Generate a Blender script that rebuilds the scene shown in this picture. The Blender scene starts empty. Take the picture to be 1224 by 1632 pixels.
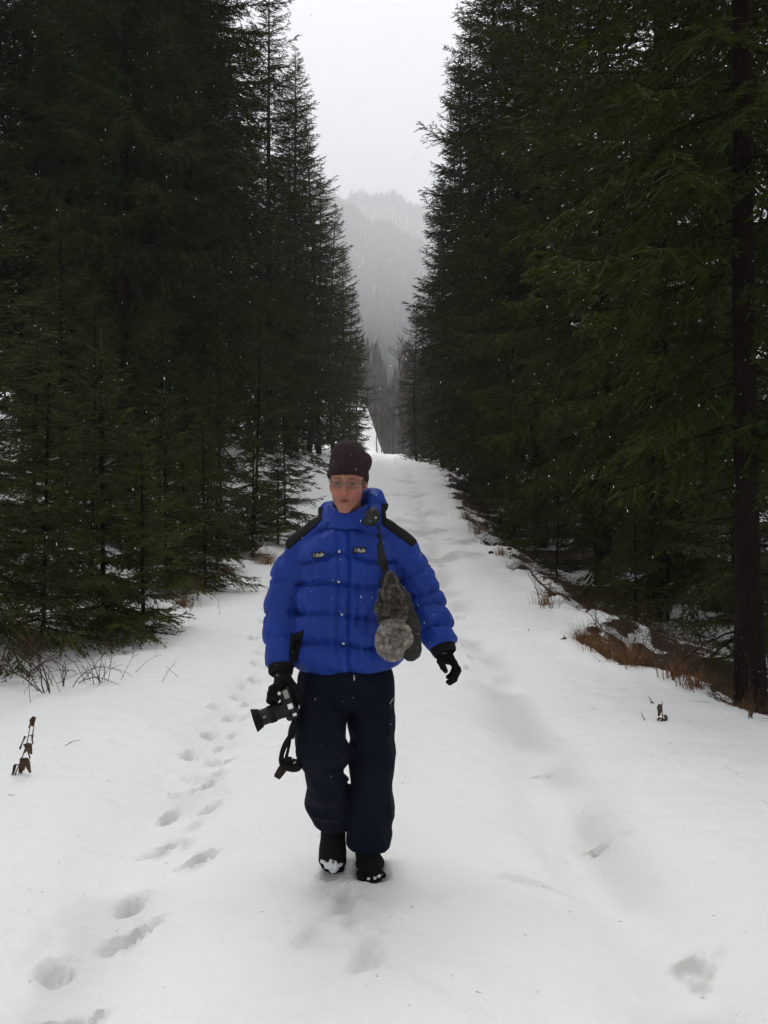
import bpy, math, random
import numpy as np
R = math.radians
scn = bpy.context.scene
col = scn.collection
rng = np.random.default_rng(11)
random.seed(5)

# ------------------------------------------------------------------ camera
FPX, CX, HY, CAMZ = 1358.0, 612.0, 790.0, 1.6      # focal length in photo pixels, principal column, horizon row, eye height
cam_d = bpy.data.cameras.new('camera')
cam_d.sensor_fit = 'VERTICAL'; cam_d.sensor_height = 24.0
cam_d.lens = 24.0 * FPX / 1632.0
cam_d.shift_y = -26.0 / 1632.0
cam_d.clip_start = 0.05; cam_d.clip_end = 9000
cam = bpy.data.objects.new('camera', cam_d); col.objects.link(cam)
cam.location = (0, 0, CAMZ); cam.rotation_euler = (R(90), 0, 0)
scn.camera = cam

# ------------------------------------------------------------------ overcast daylight
SUN_EL, SUN_AZ = 66.0, -12.0          # azimuth measured clockwise from +Y: high ahead, down the open corridor
world = bpy.data.worlds.new('World'); scn.world = world; world.use_nodes = True
nt = world.node_tree; nt.nodes.clear()
sky = nt.nodes.new('ShaderNodeTexSky'); sky.sky_type = 'NISHITA'; sky.sun_disc = False
sky.sun_elevation = R(SUN_EL); sky.sun_rotation = R(SUN_AZ)
sky.air_density = 1.0; sky.dust_density = 2.0; sky.ozone_density = 1.0
hs = nt.nodes.new('ShaderNodeHueSaturation'); hs.inputs['Saturation'].default_value = 0.10
bg = nt.nodes.new('ShaderNodeBackground'); bg.inputs['Strength'].default_value = 0.15
wo = nt.nodes.new('ShaderNodeOutputWorld')
nt.links.new(sky.outputs[0], hs.inputs['Color']); nt.links.new(hs.outputs[0], bg.inputs['Color'])
nt.links.new(bg.outputs[0], wo.inputs['Surface'])
sun_d = bpy.data.lights.new('sun', 'SUN'); sun_d.energy = 1.5; sun_d.angle = R(60); sun_d.color = (1.0, 0.98, 0.95)
sun = bpy.data.objects.new('sun', sun_d); col.objects.link(sun)
_a, _e = R(SUN_AZ), R(SUN_EL)
from mathutils import Vector, Matrix
sun.rotation_euler = Vector((-math.sin(_a)*math.cos(_e), -math.cos(_a)*math.cos(_e), -math.sin(_e))).to_track_quat('-Z', 'Y').to_euler()
sun.location = (0, 0, 60)
scn.view_settings.view_transform = 'Standard'; scn.view_settings.look = 'None'
scn.view_settings.exposure = 0.86; scn.view_settings.gamma = 1.0
scn.view_settings.use_curve_mapping = False
cy = scn.cycles
cy.max_bounces = 5; cy.diffuse_bounces = 2; cy.glossy_bounces = 2; cy.transmission_bounces = 3
cy.transparent_max_bounces = 8; cy.volume_bounces = 2
cy.use_denoising = True
cy.sample_clamp_indirect = 6.0

# ------------------------------------------------------------------ helpers
def P(px, py, d):
    """a point d metres ahead that the photo shows at (px, py)"""
    return np.array([(px-CX)*d/FPX, d, CAMZ-(py-HY)*d/FPX])
def G(px, py):
    """a point on the level snow near the camera"""
    d = FPX*CAMZ/(py-HY)
    return (px-CX)*d/FPX, d
def _hash(ix, iy, iz, seed):
    h = (ix*73856093) ^ (iy*19349663) ^ (iz*83492791) ^ (seed*2654435761 & 0x7fffffff)
    h = (h ^ (h >> 13)) * 1274126177 & 0x7fffffff
    h = (h ^ (h >> 16)) * 668265263 & 0x7fffffff
    return ((h >> 7) & 0xffff) / 65535.0
def vnoise(p, seed=0):
    """value noise in [-1, 1] at points p (N, 3)"""
    p = np.asarray(p, dtype=np.float64)
    i = np.floor(p).astype(np.int64); f = p-i; u = f*f*f*(f*(f*6-15)+10)
    r = 0
    for a in (0, 1):
        wx = u[:, 0] if a else 1-u[:, 0]
        for b in (0, 1):
            wy = u[:, 1] if b else 1-u[:, 1]
            for c in (0, 1):
                wz = u[:, 2] if c else 1-u[:, 2]
                r = r + wx*wy*wz*_hash(i[:, 0]+a, i[:, 1]+b, i[:, 2]+c, seed)
    return r*2-1
def fbm(p, seed=0, octaves=3):
    s = 0; a = 1.0; p = np.asarray(p, dtype=np.float64)
    for o in range(octaves):
        s = s + a*vnoise(p, seed+o); p = p*2.03+7.1; a *= 0.5
    return s
def n2(x, y, sx, sy=None, seed=0, octaves=2):
    sy = sy or sx
    q = np.stack([x/sx, y/sy, np.full_like(x, seed*3.7)], -1)
    return fbm(q.reshape(-1, 3), seed, octaves).reshape(x.shape)
def sstep(a, b, x):
    t = np.clip((x-a)/(b-a), 0, 1); return t*t*(3-2*t)

def mesh_np(name, V, F, smooth=True, attrs=None, mats=None, mat_idx=None):
    """V (N,3); F: one int array (M,k) or a list of those"""
    if not isinstance(F, (list, tuple)): F = [F]
    F = [np.asarray(f, dtype=np.int32) for f in F if len(f)]
    V = np.asarray(V, dtype=np.float32)
    me = bpy.data.meshes.new(name)
    nl = sum(f.size for f in F); npoly = sum(len(f) for f in F)
    me.vertices.add(len(V)); me.vertices.foreach_set('co', V.ravel())
    me.loops.add(nl); me.loops.foreach_set('vertex_index', np.concatenate([f.ravel() for f in F]))
    me.polygons.add(npoly)
    sizes = np.concatenate([np.full(len(f), f.shape[1], dtype=np.int32) for f in F])
    starts = np.concatenate([[0], np.cumsum(sizes)[:-1]]).astype(np.int32)
    me.polygons.foreach_set('loop_start', starts)
    try: me.polygons.foreach_set('loop_total', sizes)
    except Exception: pass
    me.polygons.foreach_set('use_smooth', np.full(npoly, smooth, dtype=bool))
    if mat_idx is not None: me.polygons.foreach_set('material_index', np.asarray(mat_idx, dtype=np.int32))
    for k, a in (attrs or {}).items():
        a = np.asarray(a, dtype=np.float32)
        if a.ndim == 1:
            at = me.attributes.new(k, 'FLOAT', 'POINT'); at.data.foreach_set('value', a)
        else:
            at = me.attributes.new(k, 'FLOAT_COLOR', 'POINT')
            if a.shape[1] == 3: a = np.concatenate([a, np.ones((len(a), 1), np.float32)], 1)
            at.data.foreach_set('color', a.ravel())
    for m in (mats or []): me.materials.append(m)
    me.update(calc_edges=True); me.validate(verbose=False)
    return me
def add(name, me, parent=None, loc=None, **props):
    o = bpy.data.objects.new(name, me); col.objects.link(o)
    if parent is not None: o.parent = parent
    if loc is not None: o.location = loc
    for k, v in props.items(): o[k] = v
    return o
def dup(root, loc, rz=0.0, sc=1.0, label=None, group=None, tilt=(0, 0), category=None):
    """a copy of a thing with copies of its parts and sub-parts"""
    r = root.copy(); col.objects.link(r)
    r.location = loc; r.rotation_euler = (tilt[0], tilt[1], rz)
    r.scale = (sc, sc, sc) if not hasattr(sc, '__len__') else sc
    if label: r['label'] = label
    if group: r['group'] = group
    if category: r['category'] = category
    for ch in list(root.children):
        c = ch.copy(); col.objects.link(c); c.parent = r
        for g in ch.children:
            d = g.copy(); col.objects.link(d); d.parent = c
    return r

class NB:
    """collects numpy pieces into one mesh"""
    def __init__(s): s.V = []; s.F = {}; s.n = 0; s.M = {}; s.T = []
    def add(s, V, F, mat=0, tint=0.0):
        V = np.asarray(V, float).reshape(-1, 3); F = np.asarray(F, dtype=np.int64)
        s.V.append(V); s.T.append(np.full(len(V), tint) if np.isscalar(tint) else np.asarray(tint))
        k = F.shape[1]
        s.F.setdefault(k, []).append(F+s.n); s.M.setdefault(k, []).append(np.full(len(F), mat)); s.n += len(V)
    def mesh(s, name, mats, smooth=True, origin=(0, 0, 0), tint=False):
        ks = sorted(s.F)
        F = [np.concatenate(s.F[k]) for k in ks]; M = np.concatenate([np.concatenate(s.M[k]) for k in ks])
        return mesh_np(name, np.concatenate(s.V)-np.asarray(origin), F, smooth, mats=mats, mat_idx=M,
                       attrs={'tint': np.concatenate(s.T)} if tint else None)
def frame_of(t):
    t = t/np.linalg.norm(t); a = np.array([0, 0, 1.0]) if abs(t[2]) < .9 else np.array([1.0, 0, 0])
    u = np.cross(t, a); u /= np.linalg.norm(u); v = np.cross(t, u)
    return t, u, v
def tube(nb, pts, radii, sides=6, mat=0, tint=0.0, caps=True, flat=1.0, up=None):
    pts = np.asarray(pts, float); n = len(pts); radii = np.broadcast_to(np.asarray(radii, float), (n,))
    T = np.gradient(pts, axis=0); T /= np.linalg.norm(T, axis=1)[:, None]+1e-12
    _, u, v = frame_of(T[0])
    if up is not None:
        u = np.asarray(up, float)-T[0]*np.dot(up, T[0]); u /= np.linalg.norm(u)
    ang = np.arange(sides)*2*math.pi/sides; ca, sa = np.cos(ang), np.sin(ang)
    V = []
    for i in range(n):
        u = u-T[i]*np.dot(u, T[i]); u /= np.linalg.norm(u)+1e-12; v = np.cross(T[i], u)
        V.append(pts[i]+radii[i]*(ca[:, None]*u+flat*sa[:, None]*v))
    V = np.concatenate(V); j = np.arange(sides); k = (j+1) % sides
    F = np.concatenate([np.stack([i*sides+j, i*sides+k, (i+1)*sides+k, (i+1)*sides+j], 1) for i in range(n-1)])
    nb.add(V, F, mat, tint)
    if caps:
        o = nb.n-len(V)
        for base, s in ((0, -1), ((n-1)*sides, 1)):
            idx = base+np.arange(sides)
            nb.F.setdefault(sides, []).append((o+(idx[::-1] if s < 0 else idx))[None, :]); nb.M.setdefault(sides, []).append(np.array([mat]))
def spikes(B, D, r, tint, sides=3):
    """thin pointed slivers: base points B, vectors D, radii r -> V, F, T"""
    N = len(B); L = np.linalg.norm(D, axis=1)+1e-9; t = D/L[:, None]
    a = rng.normal(size=(N, 3)); u = np.cross(t, a); u /= np.linalg.norm(u, axis=1)[:, None]+1e-9; v = np.cross(t, u)
    V = np.empty((N, sides+1, 3))
    for k in range(sides):
        th = 2*math.pi*k/sides
        V[:, k] = B+r[:, None]*(math.cos(th)*u+math.sin(th)*v)
    V[:, sides] = B+D
    base = np.arange(N)[:, None]*(sides+1)
    F = np.concatenate([base+np.array([[k, (k+1) % sides, sides]]) for k in range(sides)])
    T = np.repeat(tint[:, None], sides+1, 1); T[:, sides] += .25
    return V.reshape(-1, 3), F, T.ravel()
# ------------------------------------------------------------------ materials
def mat(name, base, rough=0.6, spec=0.3, var=0.0, var_scale=8.0, bump=0.0, bump_scale=60.0, bump_dist=0.01, base2=None,
        metallic=0.0, sheen=0.0, attr=None, attr_col=None, stretch=None, coat=0.0, trans=None):
    m = bpy.data.materials.new(name); m.use_nodes = True
    nt = m.node_tree; b = nt.nodes['Principled BSDF']; L = nt.links.new
    b.inputs['Roughness'].default_value = rough; b.inputs['Specular IOR Level'].default_value = spec
    b.inputs['Metallic'].default_value = metallic
    if sheen: b.inputs['Sheen Weight'].default_value = sheen; b.inputs['Sheen Roughness'].default_value = .6
    if coat: b.inputs['Coat Weight'].default_value = coat
    tc = nt.nodes.new('ShaderNodeTexCoord'); mp = nt.nodes.new('ShaderNodeMapping')
    L(tc.outputs['Object'], mp.inputs['Vector'])
    if stretch: mp.inputs['Scale'].default_value = stretch
    c = (*base, 1); c2 = (*(base2 or tuple(x*(1-var) for x in base)), 1)
    src = None
    if base2 or var:
        n = nt.nodes.new('ShaderNodeTexNoise'); n.inputs['Scale'].default_value = var_scale; n.inputs['Detail'].default_value = 4
        L(mp.outputs[0], n.inputs['Vector'])
        rp = nt.nodes.new('ShaderNodeMapRange'); rp.inputs['From Min'].default_value = .3; rp.inputs['From Max'].default_value = .7
        L(n.outputs['Fac'], rp.inputs['Value'])
        mx = nt.nodes.new('ShaderNodeMix'); mx.data_type = 'RGBA'
        mx.inputs[6].default_value = c; mx.inputs[7].default_value = c2
        L(rp.outputs[0], mx.inputs[0]); src = mx.outputs[2]
    if attr:
        at = nt.nodes.new('ShaderNodeAttribute'); at.attribute_name = attr
        if attr_col is None:
            mx2 = nt.nodes.new('ShaderNodeMix'); mx2.data_type = 'RGBA'; mx2.blend_type = 'MULTIPLY'; mx2.inputs[0].default_value = 1.0
            if src: L(src, mx2.inputs[6])
            else: mx2.inputs[6].default_value = c
            L(at.outputs['Color'], mx2.inputs[7]); src = mx2.outputs[2]
        else:
            mx2 = nt.nodes.new('ShaderNodeMix'); mx2.data_type = 'RGBA'
            if src: L(src, mx2.inputs[6])
            else: mx2.inputs[6].default_value = c
            mx2.inputs[7].default_value = (*attr_col, 1); L(at.outputs['Fac'], mx2.inputs[0]); src = mx2.outputs[2]
    if src: L(src, b.inputs['Base Color'])
    else: b.inputs['Base Color'].default_value = c
    if bump:
        nb_ = nt.nodes.new('ShaderNodeTexNoise'); nb_.inputs['Scale'].default_value = bump_scale; nb_.inputs['Detail'].default_value = 5
        L(mp.outputs[0], nb_.inputs['Vector'])
        bp = nt.nodes.new('ShaderNodeBump'); bp.inputs['Strength'].default_value = bump; bp.inputs['Distance'].default_value = bump_dist
        L(nb_.outputs['Fac'], bp.inputs['Height']); L(bp.outputs[0], b.inputs['Normal'])
    return m
M = {}
M['needle'] = mat('spruce_needles', (.0115, .0225, .0025), .65, .08, base2=(.023, .030, .003), var_scale=.7, attr='tint', attr_col=(.054, .076, .012))
M['needle_young'] = mat('young_spruce_needles', (.020, .034, .007), .62, .10, base2=(.036, .040, .007), var_scale=2.0, attr='tint', attr_col=(.074, .092, .024))
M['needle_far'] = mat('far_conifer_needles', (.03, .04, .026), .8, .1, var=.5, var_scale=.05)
for k in ('needle', 'needle_young'):                 # every tree a little lighter, darker or more olive than its neighbours
    nt = M[k].node_tree; b = nt.nodes['Principled BSDF']; src = b.inputs['Base Color'].links[0].from_socket
    oi = nt.nodes.new('ShaderNodeObjectInfo'); rp = nt.nodes.new('ShaderNodeValToRGB'); rp.color_ramp.elements[0].color = (.72, .74, .80, 1); rp.color_ramp.elements[1].color = (1.45, 1.25, .95, 1)
    mx = nt.nodes.new('ShaderNodeMix'); mx.data_type = 'RGBA'; mx.blend_type = 'MULTIPLY'; mx.inputs[0].default_value = 1.0
    nt.links.new(oi.outputs['Random'], rp.inputs[0]); nt.links.new(src, mx.inputs[6]); nt.links.new(rp.outputs[0], mx.inputs[7]); nt.links.new(mx.outputs[2], b.inputs['Base Color'])
M['bark'] = mat('spruce_bark', (.021, .0135, .010), .9, .05, base2=(.008, .006, .005), var_scale=11, bump=1.0, bump_scale=26, bump_dist=.035, stretch=(1, 1, .25))
M['bark_bare'] = mat('bare_tree_bark', (.075, .058, .048), .9, .1, var=.5, var_scale=5)
M['twig'] = mat('dry_twig', (.085, .045, .030), .8, .15, base2=(.040, .024, .018), var_scale=14)
M['grass'] = mat('dry_grass', (.26, .135, .055), .75, .15, base2=(.13, .065, .032), var_scale=6)
M['stalk'] = mat('dead_stalk', (.10, .062, .036), .8, .15, base2=(.05, .03, .02), var_scale=20)
# ------------------------------------------------------------------ the ground: snowy forest track, banks, far hillside
_ry = np.array([-40, 0, 7, 9, 12, 16, 20, 25, 33, 45, 55, 63, 72, 80, 86, 95, 110, 140, 900.])
_rz = np.array([0, 0, 0, .02, .12, .32, .68, 1.12, 2.0, 3.1, 3.75, 4.2, 4.9, 5.5, 5.75, 5.4, 5.2, 5.5, 5.5])
_yd = np.linspace(-40, 200, 2401); _zd = np.interp(_yd, _ry, _rz)
_k = np.hanning(41); _k /= _k.sum(); _zs = np.convolve(np.pad(_zd, 20, mode='edge'), _k, 'valid')
def road_z(y): return np.interp(y, _yd, _zs)
def road_c(y): return np.interp(y, [0, 20, 45, 63, 80, 120], [0, 0, .1, -.3, .3, .6])
def edge_r(y): return np.interp(y, [-40, 0, 4, 6.2, 7.5, 9, 10.3, 16, 20, 33, 45, 60, 66, 80, 200], [4, 4, 3.5, 2.85, 2.45, 2.15, 2.55, 2.5, 2.2, 2.5, 3.0, 1.7, 1.3, 1.5, 1.7]) + .16*np.sin(y*1.9)+.1*np.sin(y*4.3+1)
def edge_l(y): return np.interp(y, [-40, 0, 5, 8, 9.4, 12, 13.5, 15.5, 25, 45, 63, 80, 200], [-4.2, -4.2, -4, -3.6, -3.3, -3.1, -2.7, -2.3, -2.4, -2.4, -1.9, -1.1, -1.0]) + .15*np.sin(y*1.6+2)+.1*np.sin(y*3.7)
# footprints: photo column and row, heading (deg clockwise from straight ahead), length, width, depth
_fp = [(88, 1508, -8, .25, .13, .060), (104, 1586, 52, .30, .095, .062), (213, 1402, 0, .22, .13, .065), (212, 1446, 55, .29, .085, .055),
       (262, 1322, 70, .26, .10, .050), (318, 1350, 50, .28, .10, .060), (271, 1268, 8, .24, .12, .055), (334, 1274, 20, .24, .13, .055),
       (330, 1232, 15, .25, .12, .060), (303, 1180, 10, .22, .13, .045), (340, 1186, -20, .26, .12, .035), (366, 1188, 0, .20, .11, .045),
       (333, 1149, 5, .24, .12, .060), (368, 1119, 10, .24, .13, .045), (396, 1101, 0, .26, .14, .045), (378, 1092, 0, .24, .12, .035),
       (406, 1069, 0, .26, .14, .05), (408, 1050, 0, .26, .13, .045), (404, 1016, 0, .26, .15, .05), (420, 995, 0, .28, .15, .05),
       (548, 1442, 10, .25, .12, .032), (590, 1532, 20, .26, .13, .030), (492, 1494, 30, .20, .10, .022), (560, 1470, 0, .3, .1, .014), (20, 1660, 50, .3, .1, .06),
       (286, 1236, 15, .2, .1, .03), (352, 1252, -10, .18, .09, .025), (318, 1212, 0, .18, .09, .03), (372, 1145, 10, .2, .1, .035), (342, 1108, -10, .2, .11, .03), (388, 1078, 0, .22, .11, .03), (430, 962, 0, .28, .15, .05), (300, 1320, 10, .15, .08, .02), (348, 1213, 20, .2, .1, .04), (300, 1210, -30, .18, .08, .025), (392, 1120, 0, .22, .11, .03), (352, 1165, 20, .2, .1, .03), (312, 1295, 60, .16, .07, .02), (425, 978, 0, .28, .15, .05), (412, 1034, 0, .26, .13, .03), (744, 1020, 0, .26, .14, .045), (752, 1040, 0, .26, .13, .04), (748, 1060, 10, .26, .13, .035), (735, 985, 0, .3, .15, .04), (868, 1210, 80, .10, .05, .05), (955, 1320, 60, .12, .04, .05)]
FEET = [(P(590, 1385, 3.58)[0], 3.60, -14, .31, .13, .030), (P(531, 1392, 3.62)[0], 3.60, 0, .13, .12, .026)]
def hill_z(x, y):
    r1 = np.clip(872-.60*x+19*np.sin(x*.022)+9*np.sin(x*.06+1), 300, 1300)
    t = np.clip((y-200)/2600., 0, 1)
    a = np.where(y < 2800, r1*(.42*t+.58*t*t), np.maximum(r1-.55*(y-2800), 300))
    r2 = 1235+30*np.sin(x*.011+2)+14*np.sin(x*.04); t2 = np.clip((y-2850)/750., 0, 1)
    b = np.where(y < 3600, 300+(r2-300)*t2, r2)
    return np.where(y > 2820, np.maximum(a, b), a)*sstep(180, 230, y)
def ground_h(x, y, detail=True):
    x = np.asarray(x, float); y = np.asarray(y, float)
    c = road_c(y); u = x-c; z = road_z(y)
    er, el = edge_r(y), edge_l(y); n1 = n2(x, y, 1.6, seed=1); n3 = n2(x, y, .5, seed=2)
    # banks
    right = x-er; z = z+np.where(right > 0, -.36*sstep(-.05, .9, right)+.09*n1+.06*n3+.03*right*sstep(3, 9, right), 0)
    left = el-x; z = z+np.where(left > -.5, (.16*sstep(-.5, .9, left)+.75*sstep(.8, 3.2, left)+1.5*sstep(2.6, 7.5, left))*np.interp(y, [0, 6, 10, 40, 70], [.2, .45, 1, 1, .4]), 0)
    z = z+np.where(left > 0, .17*n1*sstep(-.2, .8, left)+.09*n3*sstep(-.1, .5, left), 0)
    # lips of snow at the track edge
    z = z+.07*np.exp(-((right+.18)/.16)**2)*(.5+n1)+.05*np.exp(-((left+.1)/.2)**2)*(.6+n3)
    inr = sstep(-.1, .5, np.minimum(-right, -left))
    # wheel ruts and the hump between them
    wob = .07*np.sin(y*.9)+.05*np.sin(y*2.3+1)
    z = z-inr*(.105*np.exp(-((u-1.0-wob)/.24)**2)*(.8+.5*n1)+.085*np.exp(-((u+1.12-wob)/.26)**2)) + inr*(.05*np.exp(-(u/.5)**2)-.038)+inr*.03*np.exp(-((u-1.7)/.35)**2)
    # soft melt waves across the track
    z = z+inr*(.021*n2(x+.45*y, y-.3*x, .75, .32, seed=5, octaves=3)+.0042*n2(x+.6*y, y, .16, .09, seed=6))
    z = z+.02*np.where(y > 12, n2(x, y, 2.2, .9, seed=9), 0)*inr
    if detail:
        z = z+(.0058*n2(x, y, .07, seed=7, octaves=3)+.013*np.maximum(n2(x, y, .22, seed=8, octaves=2)-.15, 0))*inr
        for px, py, a, ln, w, dp in _fp:
            gx, gy = G(px, py); z = z+_print(x, y, gx, gy, a, ln*.92, w*.88, dp*1.05)
        for gx, gy, a, ln, w, dp in FEET: z = z+_print(x, y, gx, gy, a, ln, w, dp)
    far = sstep(86, 122, y)
    z = z+sstep(86, 104, y)*8*sstep(1.0, -3.0, x)+far*3*sstep(3, 14, x)+hill_z(x, y)
    return z
def _print(x, y, gx, gy, a, ln, w, dp):
    out = np.zeros_like(x); m = (np.abs(x-gx) < .4) & (np.abs(y-gy) < .4)
    if not m.any(): return out
    dx, dy = x[m]-gx, y[m]-gy; ca, sa = math.cos(R(a)), math.sin(R(a))
    lx, ly = dx*ca-dy*sa, dx*sa+dy*ca
    wob = 1.12+.34*vnoise(np.stack([dx*15, dy*15, np.full_like(dx, gx*9)], -1), 3)+.16*vnoise(np.stack([dx*42, dy*42, np.full_like(dx, gx*9)], -1), 5)
    ww = w*.5*(1-.22*np.sin((ly/ln+.1)*5))             # toe and heel wider than the waist
    q = np.sqrt((lx/ww)**2+(ly/(ln*.5))**2)*wob
    hole = -dp*(1-sstep(.72, 1.04, q))*(1+.25*vnoise(np.stack([dx*40, dy*40, dx*0], -1), 4))
    rim = dp*.26*np.exp(-((q-1.28)/.2)**2)+.011*np.maximum(vnoise(np.stack([dx*38, dy*38, dx*0], -1), 14)-.1, 0)*np.exp(-((q-1.35)/.35)**2)
    out[m] = hole+rim; return out
def _axis(dense_lo, dense_hi, step, lo, hi, grow):
    a = list(np.arange(dense_lo, dense_hi, step)); s = step; v = a[-1]
    while v < hi: s = min(s*grow, 60); v += s; a.append(v)
    s = step; v = a[0]; pre = []
    while v > lo: s = min(s*grow, 60); v -= s; pre.append(v)
    return np.array(pre[::-1]+a)
gx_ = _axis(-2.9, 2.9, .025, -2000, 2000, 1.065)
ys = [1.9]
while ys[-1] < 3700: ys.append(ys[-1]+(min(max(.022, .006*ys[-1]), 12) if ys[-1] < 100 else min(.016*ys[-1], 34)))
gy_ = np.array([-300, -150, -70, -35, -18, -9, -5, -2.5, -1, 0, .7, 1.2, 1.6]+ys)
GX, GY = np.meshgrid(gx_, gy_)
GZ = ground_h(GX, GY)
right, left = GX-edge_r(GY), edge_l(GY)-GX
nz = n2(GX, GY, .9, seed=21, octaves=3); nf = n2(GX, GY, .22, seed=22, octaves=2)
snow = np.ones_like(GX)
rj = right+.22*nf+.12*nz
snow = np.where(rj > -.02, np.clip(.40+.75*nz+.45*nf-.2*sstep(0, .4, right)+.25*sstep(3, 9, right), 0, 1), snow)
snow = np.where(left > .1, np.clip(.80+.75*nz+.40*nf, 0, 1), snow)
snow = np.where(GY > 86, np.where(GY < 190, np.clip(.95+.35*nz-.25*sstep(2, 12, GX), 0, 1), np.clip(.25+.45*nz, 0, 1)), snow)
# slush: grey wet patches in the wheel ruts, plus shade painted into the footprints
u_ = GX-road_c(GY); inr_ = (right < -.1) & (left < -.1)
sl = .36*np.exp(-((u_-1.02)/.19)**2)*sstep(-.5, .5, n2(GX, GY, .45, .8, seed=31)); sl = np.maximum(sl, .20*np.exp(-((u_+1.12)/.2)**2)*sstep(-.2, .6, n2(GX, GY, .5, .8, seed=33)))
for px, py, rx, ry, a in ((1108, 1488, .080, .11, .62), (868, 1210, .06, .03, .7), (955, 1321, .09, .025, .55), (860, 1390, .18, .05, .2), (960, 1310, .14, .08, .3)):
    a0, b0 = G(px, py); q_ = np.sqrt(((GX-a0)/rx)**2+((GY-b0)/ry)**2)+.5*n2(GX, GY, .07, seed=41, octaves=3); sl = np.maximum(sl, a*(1-sstep(.35, 1.25, q_)))
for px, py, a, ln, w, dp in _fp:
    a0, b0 = G(px, py); sl = np.maximum(sl, min(dp*9, .48)*(1-sstep(.1, .7, np.hypot((GX-a0)/(w*.9), (GY-b0)/(ln*.8)))))  # shade inside each footprint, painted into the snow colour
for yy, xx, a in ((17, 1.2, .6), (21, 1.1, .5), (25, 1.25, .5), (30, 1.0, .45), (36, .9, .4), (19, 2.1, .7), (23, .6, .3)):
    sl = np.maximum(sl, a*(1-sstep(.2, 1.2, np.hypot((GX-xx)/.75, (GY-yy)/.8)+.5*nf+.3*nz)))
slush_shade = np.where(inr_, np.clip(sl, 0, 1), 0)
ny_, nx_ = GX.shape
I = np.arange(ny_*nx_).reshape(ny_, nx_)
gm = bpy.data.materials.new('snowy_ground'); gm.use_nodes = True
nt = gm.node_tree; b = nt.nodes['Principled BSDF']; L = nt.links.new
def nnode(t, **k):
    n = nt.nodes.new(t)
    for a, v in k.items(): n.inputs[a].default_value = v
    return n
tc = nnode('ShaderNodeTexCoord')
a_s = nnode('ShaderNodeAttribute'); a_s.attribute_name = 'snow'; a_w = nnode('ShaderNodeAttribute'); a_w.attribute_name = 'slush_shade'
n_s = nnode('ShaderNodeTexNoise', Scale=7.0, Detail=6.0, Roughness=.65); L(tc.outputs['Object'], n_s.inputs['Vector'])
ma = nnode('ShaderNodeMath'); ma.operation = 'MULTIPLY_ADD'; ma.inputs[1].default_value = .9; L(n_s.outputs['Fac'], ma.inputs[0])
sb = nnode('ShaderNodeMath'); sb.operation = 'SUBTRACT'; L(a_s.outputs['Fac'], sb.inputs[0]); sb.inputs[1].default_value = .45; L(sb.outputs[0], ma.inputs[2])
rm = nnode('ShaderNodeMapRange'); rm.inputs['From Min'].default_value = .42; rm.inputs['From Max'].default_value = .56; L(ma.outputs[0], rm.inputs['Value'])
n_l = nnode('ShaderNodeTexNoise', Scale=26.0, Detail=8.0); L(tc.outputs['Object'], n_l.inputs['Vector'])
lit = nnode('ShaderNodeMix'); lit.data_type = 'RGBA'; lit.inputs[6].default_value = (.016, .011, .008, 1); lit.inputs[7].default_value = (.070, .042, .024, 1); L(n_l.outputs['Fac'], lit.inputs[0])
n_c = nnode('ShaderNodeTexNoise', Scale=1.3, Detail=5.0); L(tc.outputs['Object'], n_c.inputs['Vector'])
sc_ = nnode('ShaderNodeMix'); sc_.data_type = 'RGBA'; sc_.inputs[6].default_value = (.90, .905, .91, 1); sc_.inputs[7].default_value = (.87, .87, .86, 1); L(n_c.outputs['Fac'], sc_.inputs[0])
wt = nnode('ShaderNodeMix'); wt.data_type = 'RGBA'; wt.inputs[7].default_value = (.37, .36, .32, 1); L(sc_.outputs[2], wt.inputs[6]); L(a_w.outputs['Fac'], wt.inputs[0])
n_d = nnode('ShaderNodeTexNoise', Scale=55.0, Detail=2.0); L(tc.outputs['Object'], n_d.inputs['Vector'])   # scattered bits of bark and needles lying on the snow
rd = nnode('ShaderNodeMapRange'); rd.inputs['From Min'].default_value = .775; rd.inputs['From Max'].default_value = .80; L(n_d.outputs['Fac'], rd.inputs['Value'])
sp = nnode('ShaderNodeMix'); sp.data_type = 'RGBA'; sp.inputs[7].default_value = (.10, .07, .05, 1); L(wt.outputs[2], sp.inputs[6]); L(rd.outputs[0], sp.inputs[0])
fin = nnode('ShaderNodeMix'); fin.data_type = 'RGBA'; L(rm.outputs[0], fin.inputs[0]); L(lit.outputs[2], fin.inputs[6]); L(sp.outputs[2], fin.inputs[7])
L(fin.outputs[2], b.inputs['Base Color'])
b.inputs['Roughness'].default_value = .7; b.inputs['Specular IOR Level'].default_value = .25
n_b = nnode('ShaderNodeTexNoise', Scale=38.0, Detail=6.0, Roughness=.6); L(tc.outputs['Object'], n_b.inputs['Vector'])
bp = nnode('ShaderNodeBump', Strength=.75, Distance=.012); L(n_b.outputs['Fac'], bp.inputs['Height']); L(bp.outputs[0], b.inputs['Normal'])
ground = add('ground', mesh_np('ground', np.stack([GX, GY, GZ], -1).reshape(-1, 3),
             np.stack([I[:-1, :-1], I[:-1, 1:], I[1:, 1:], I[1:, :-1]], -1).reshape(-1, 4), True,
             {'snow': snow.ravel(), 'slush_shade': slush_shade.ravel()}, [gm]), kind='structure', label='snow covered forest track with footprints, wheel ruts and banks')
def gz(x, y): return float(ground_h(np.array([float(x)]), np.array([float(y)]), False)[0])
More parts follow.
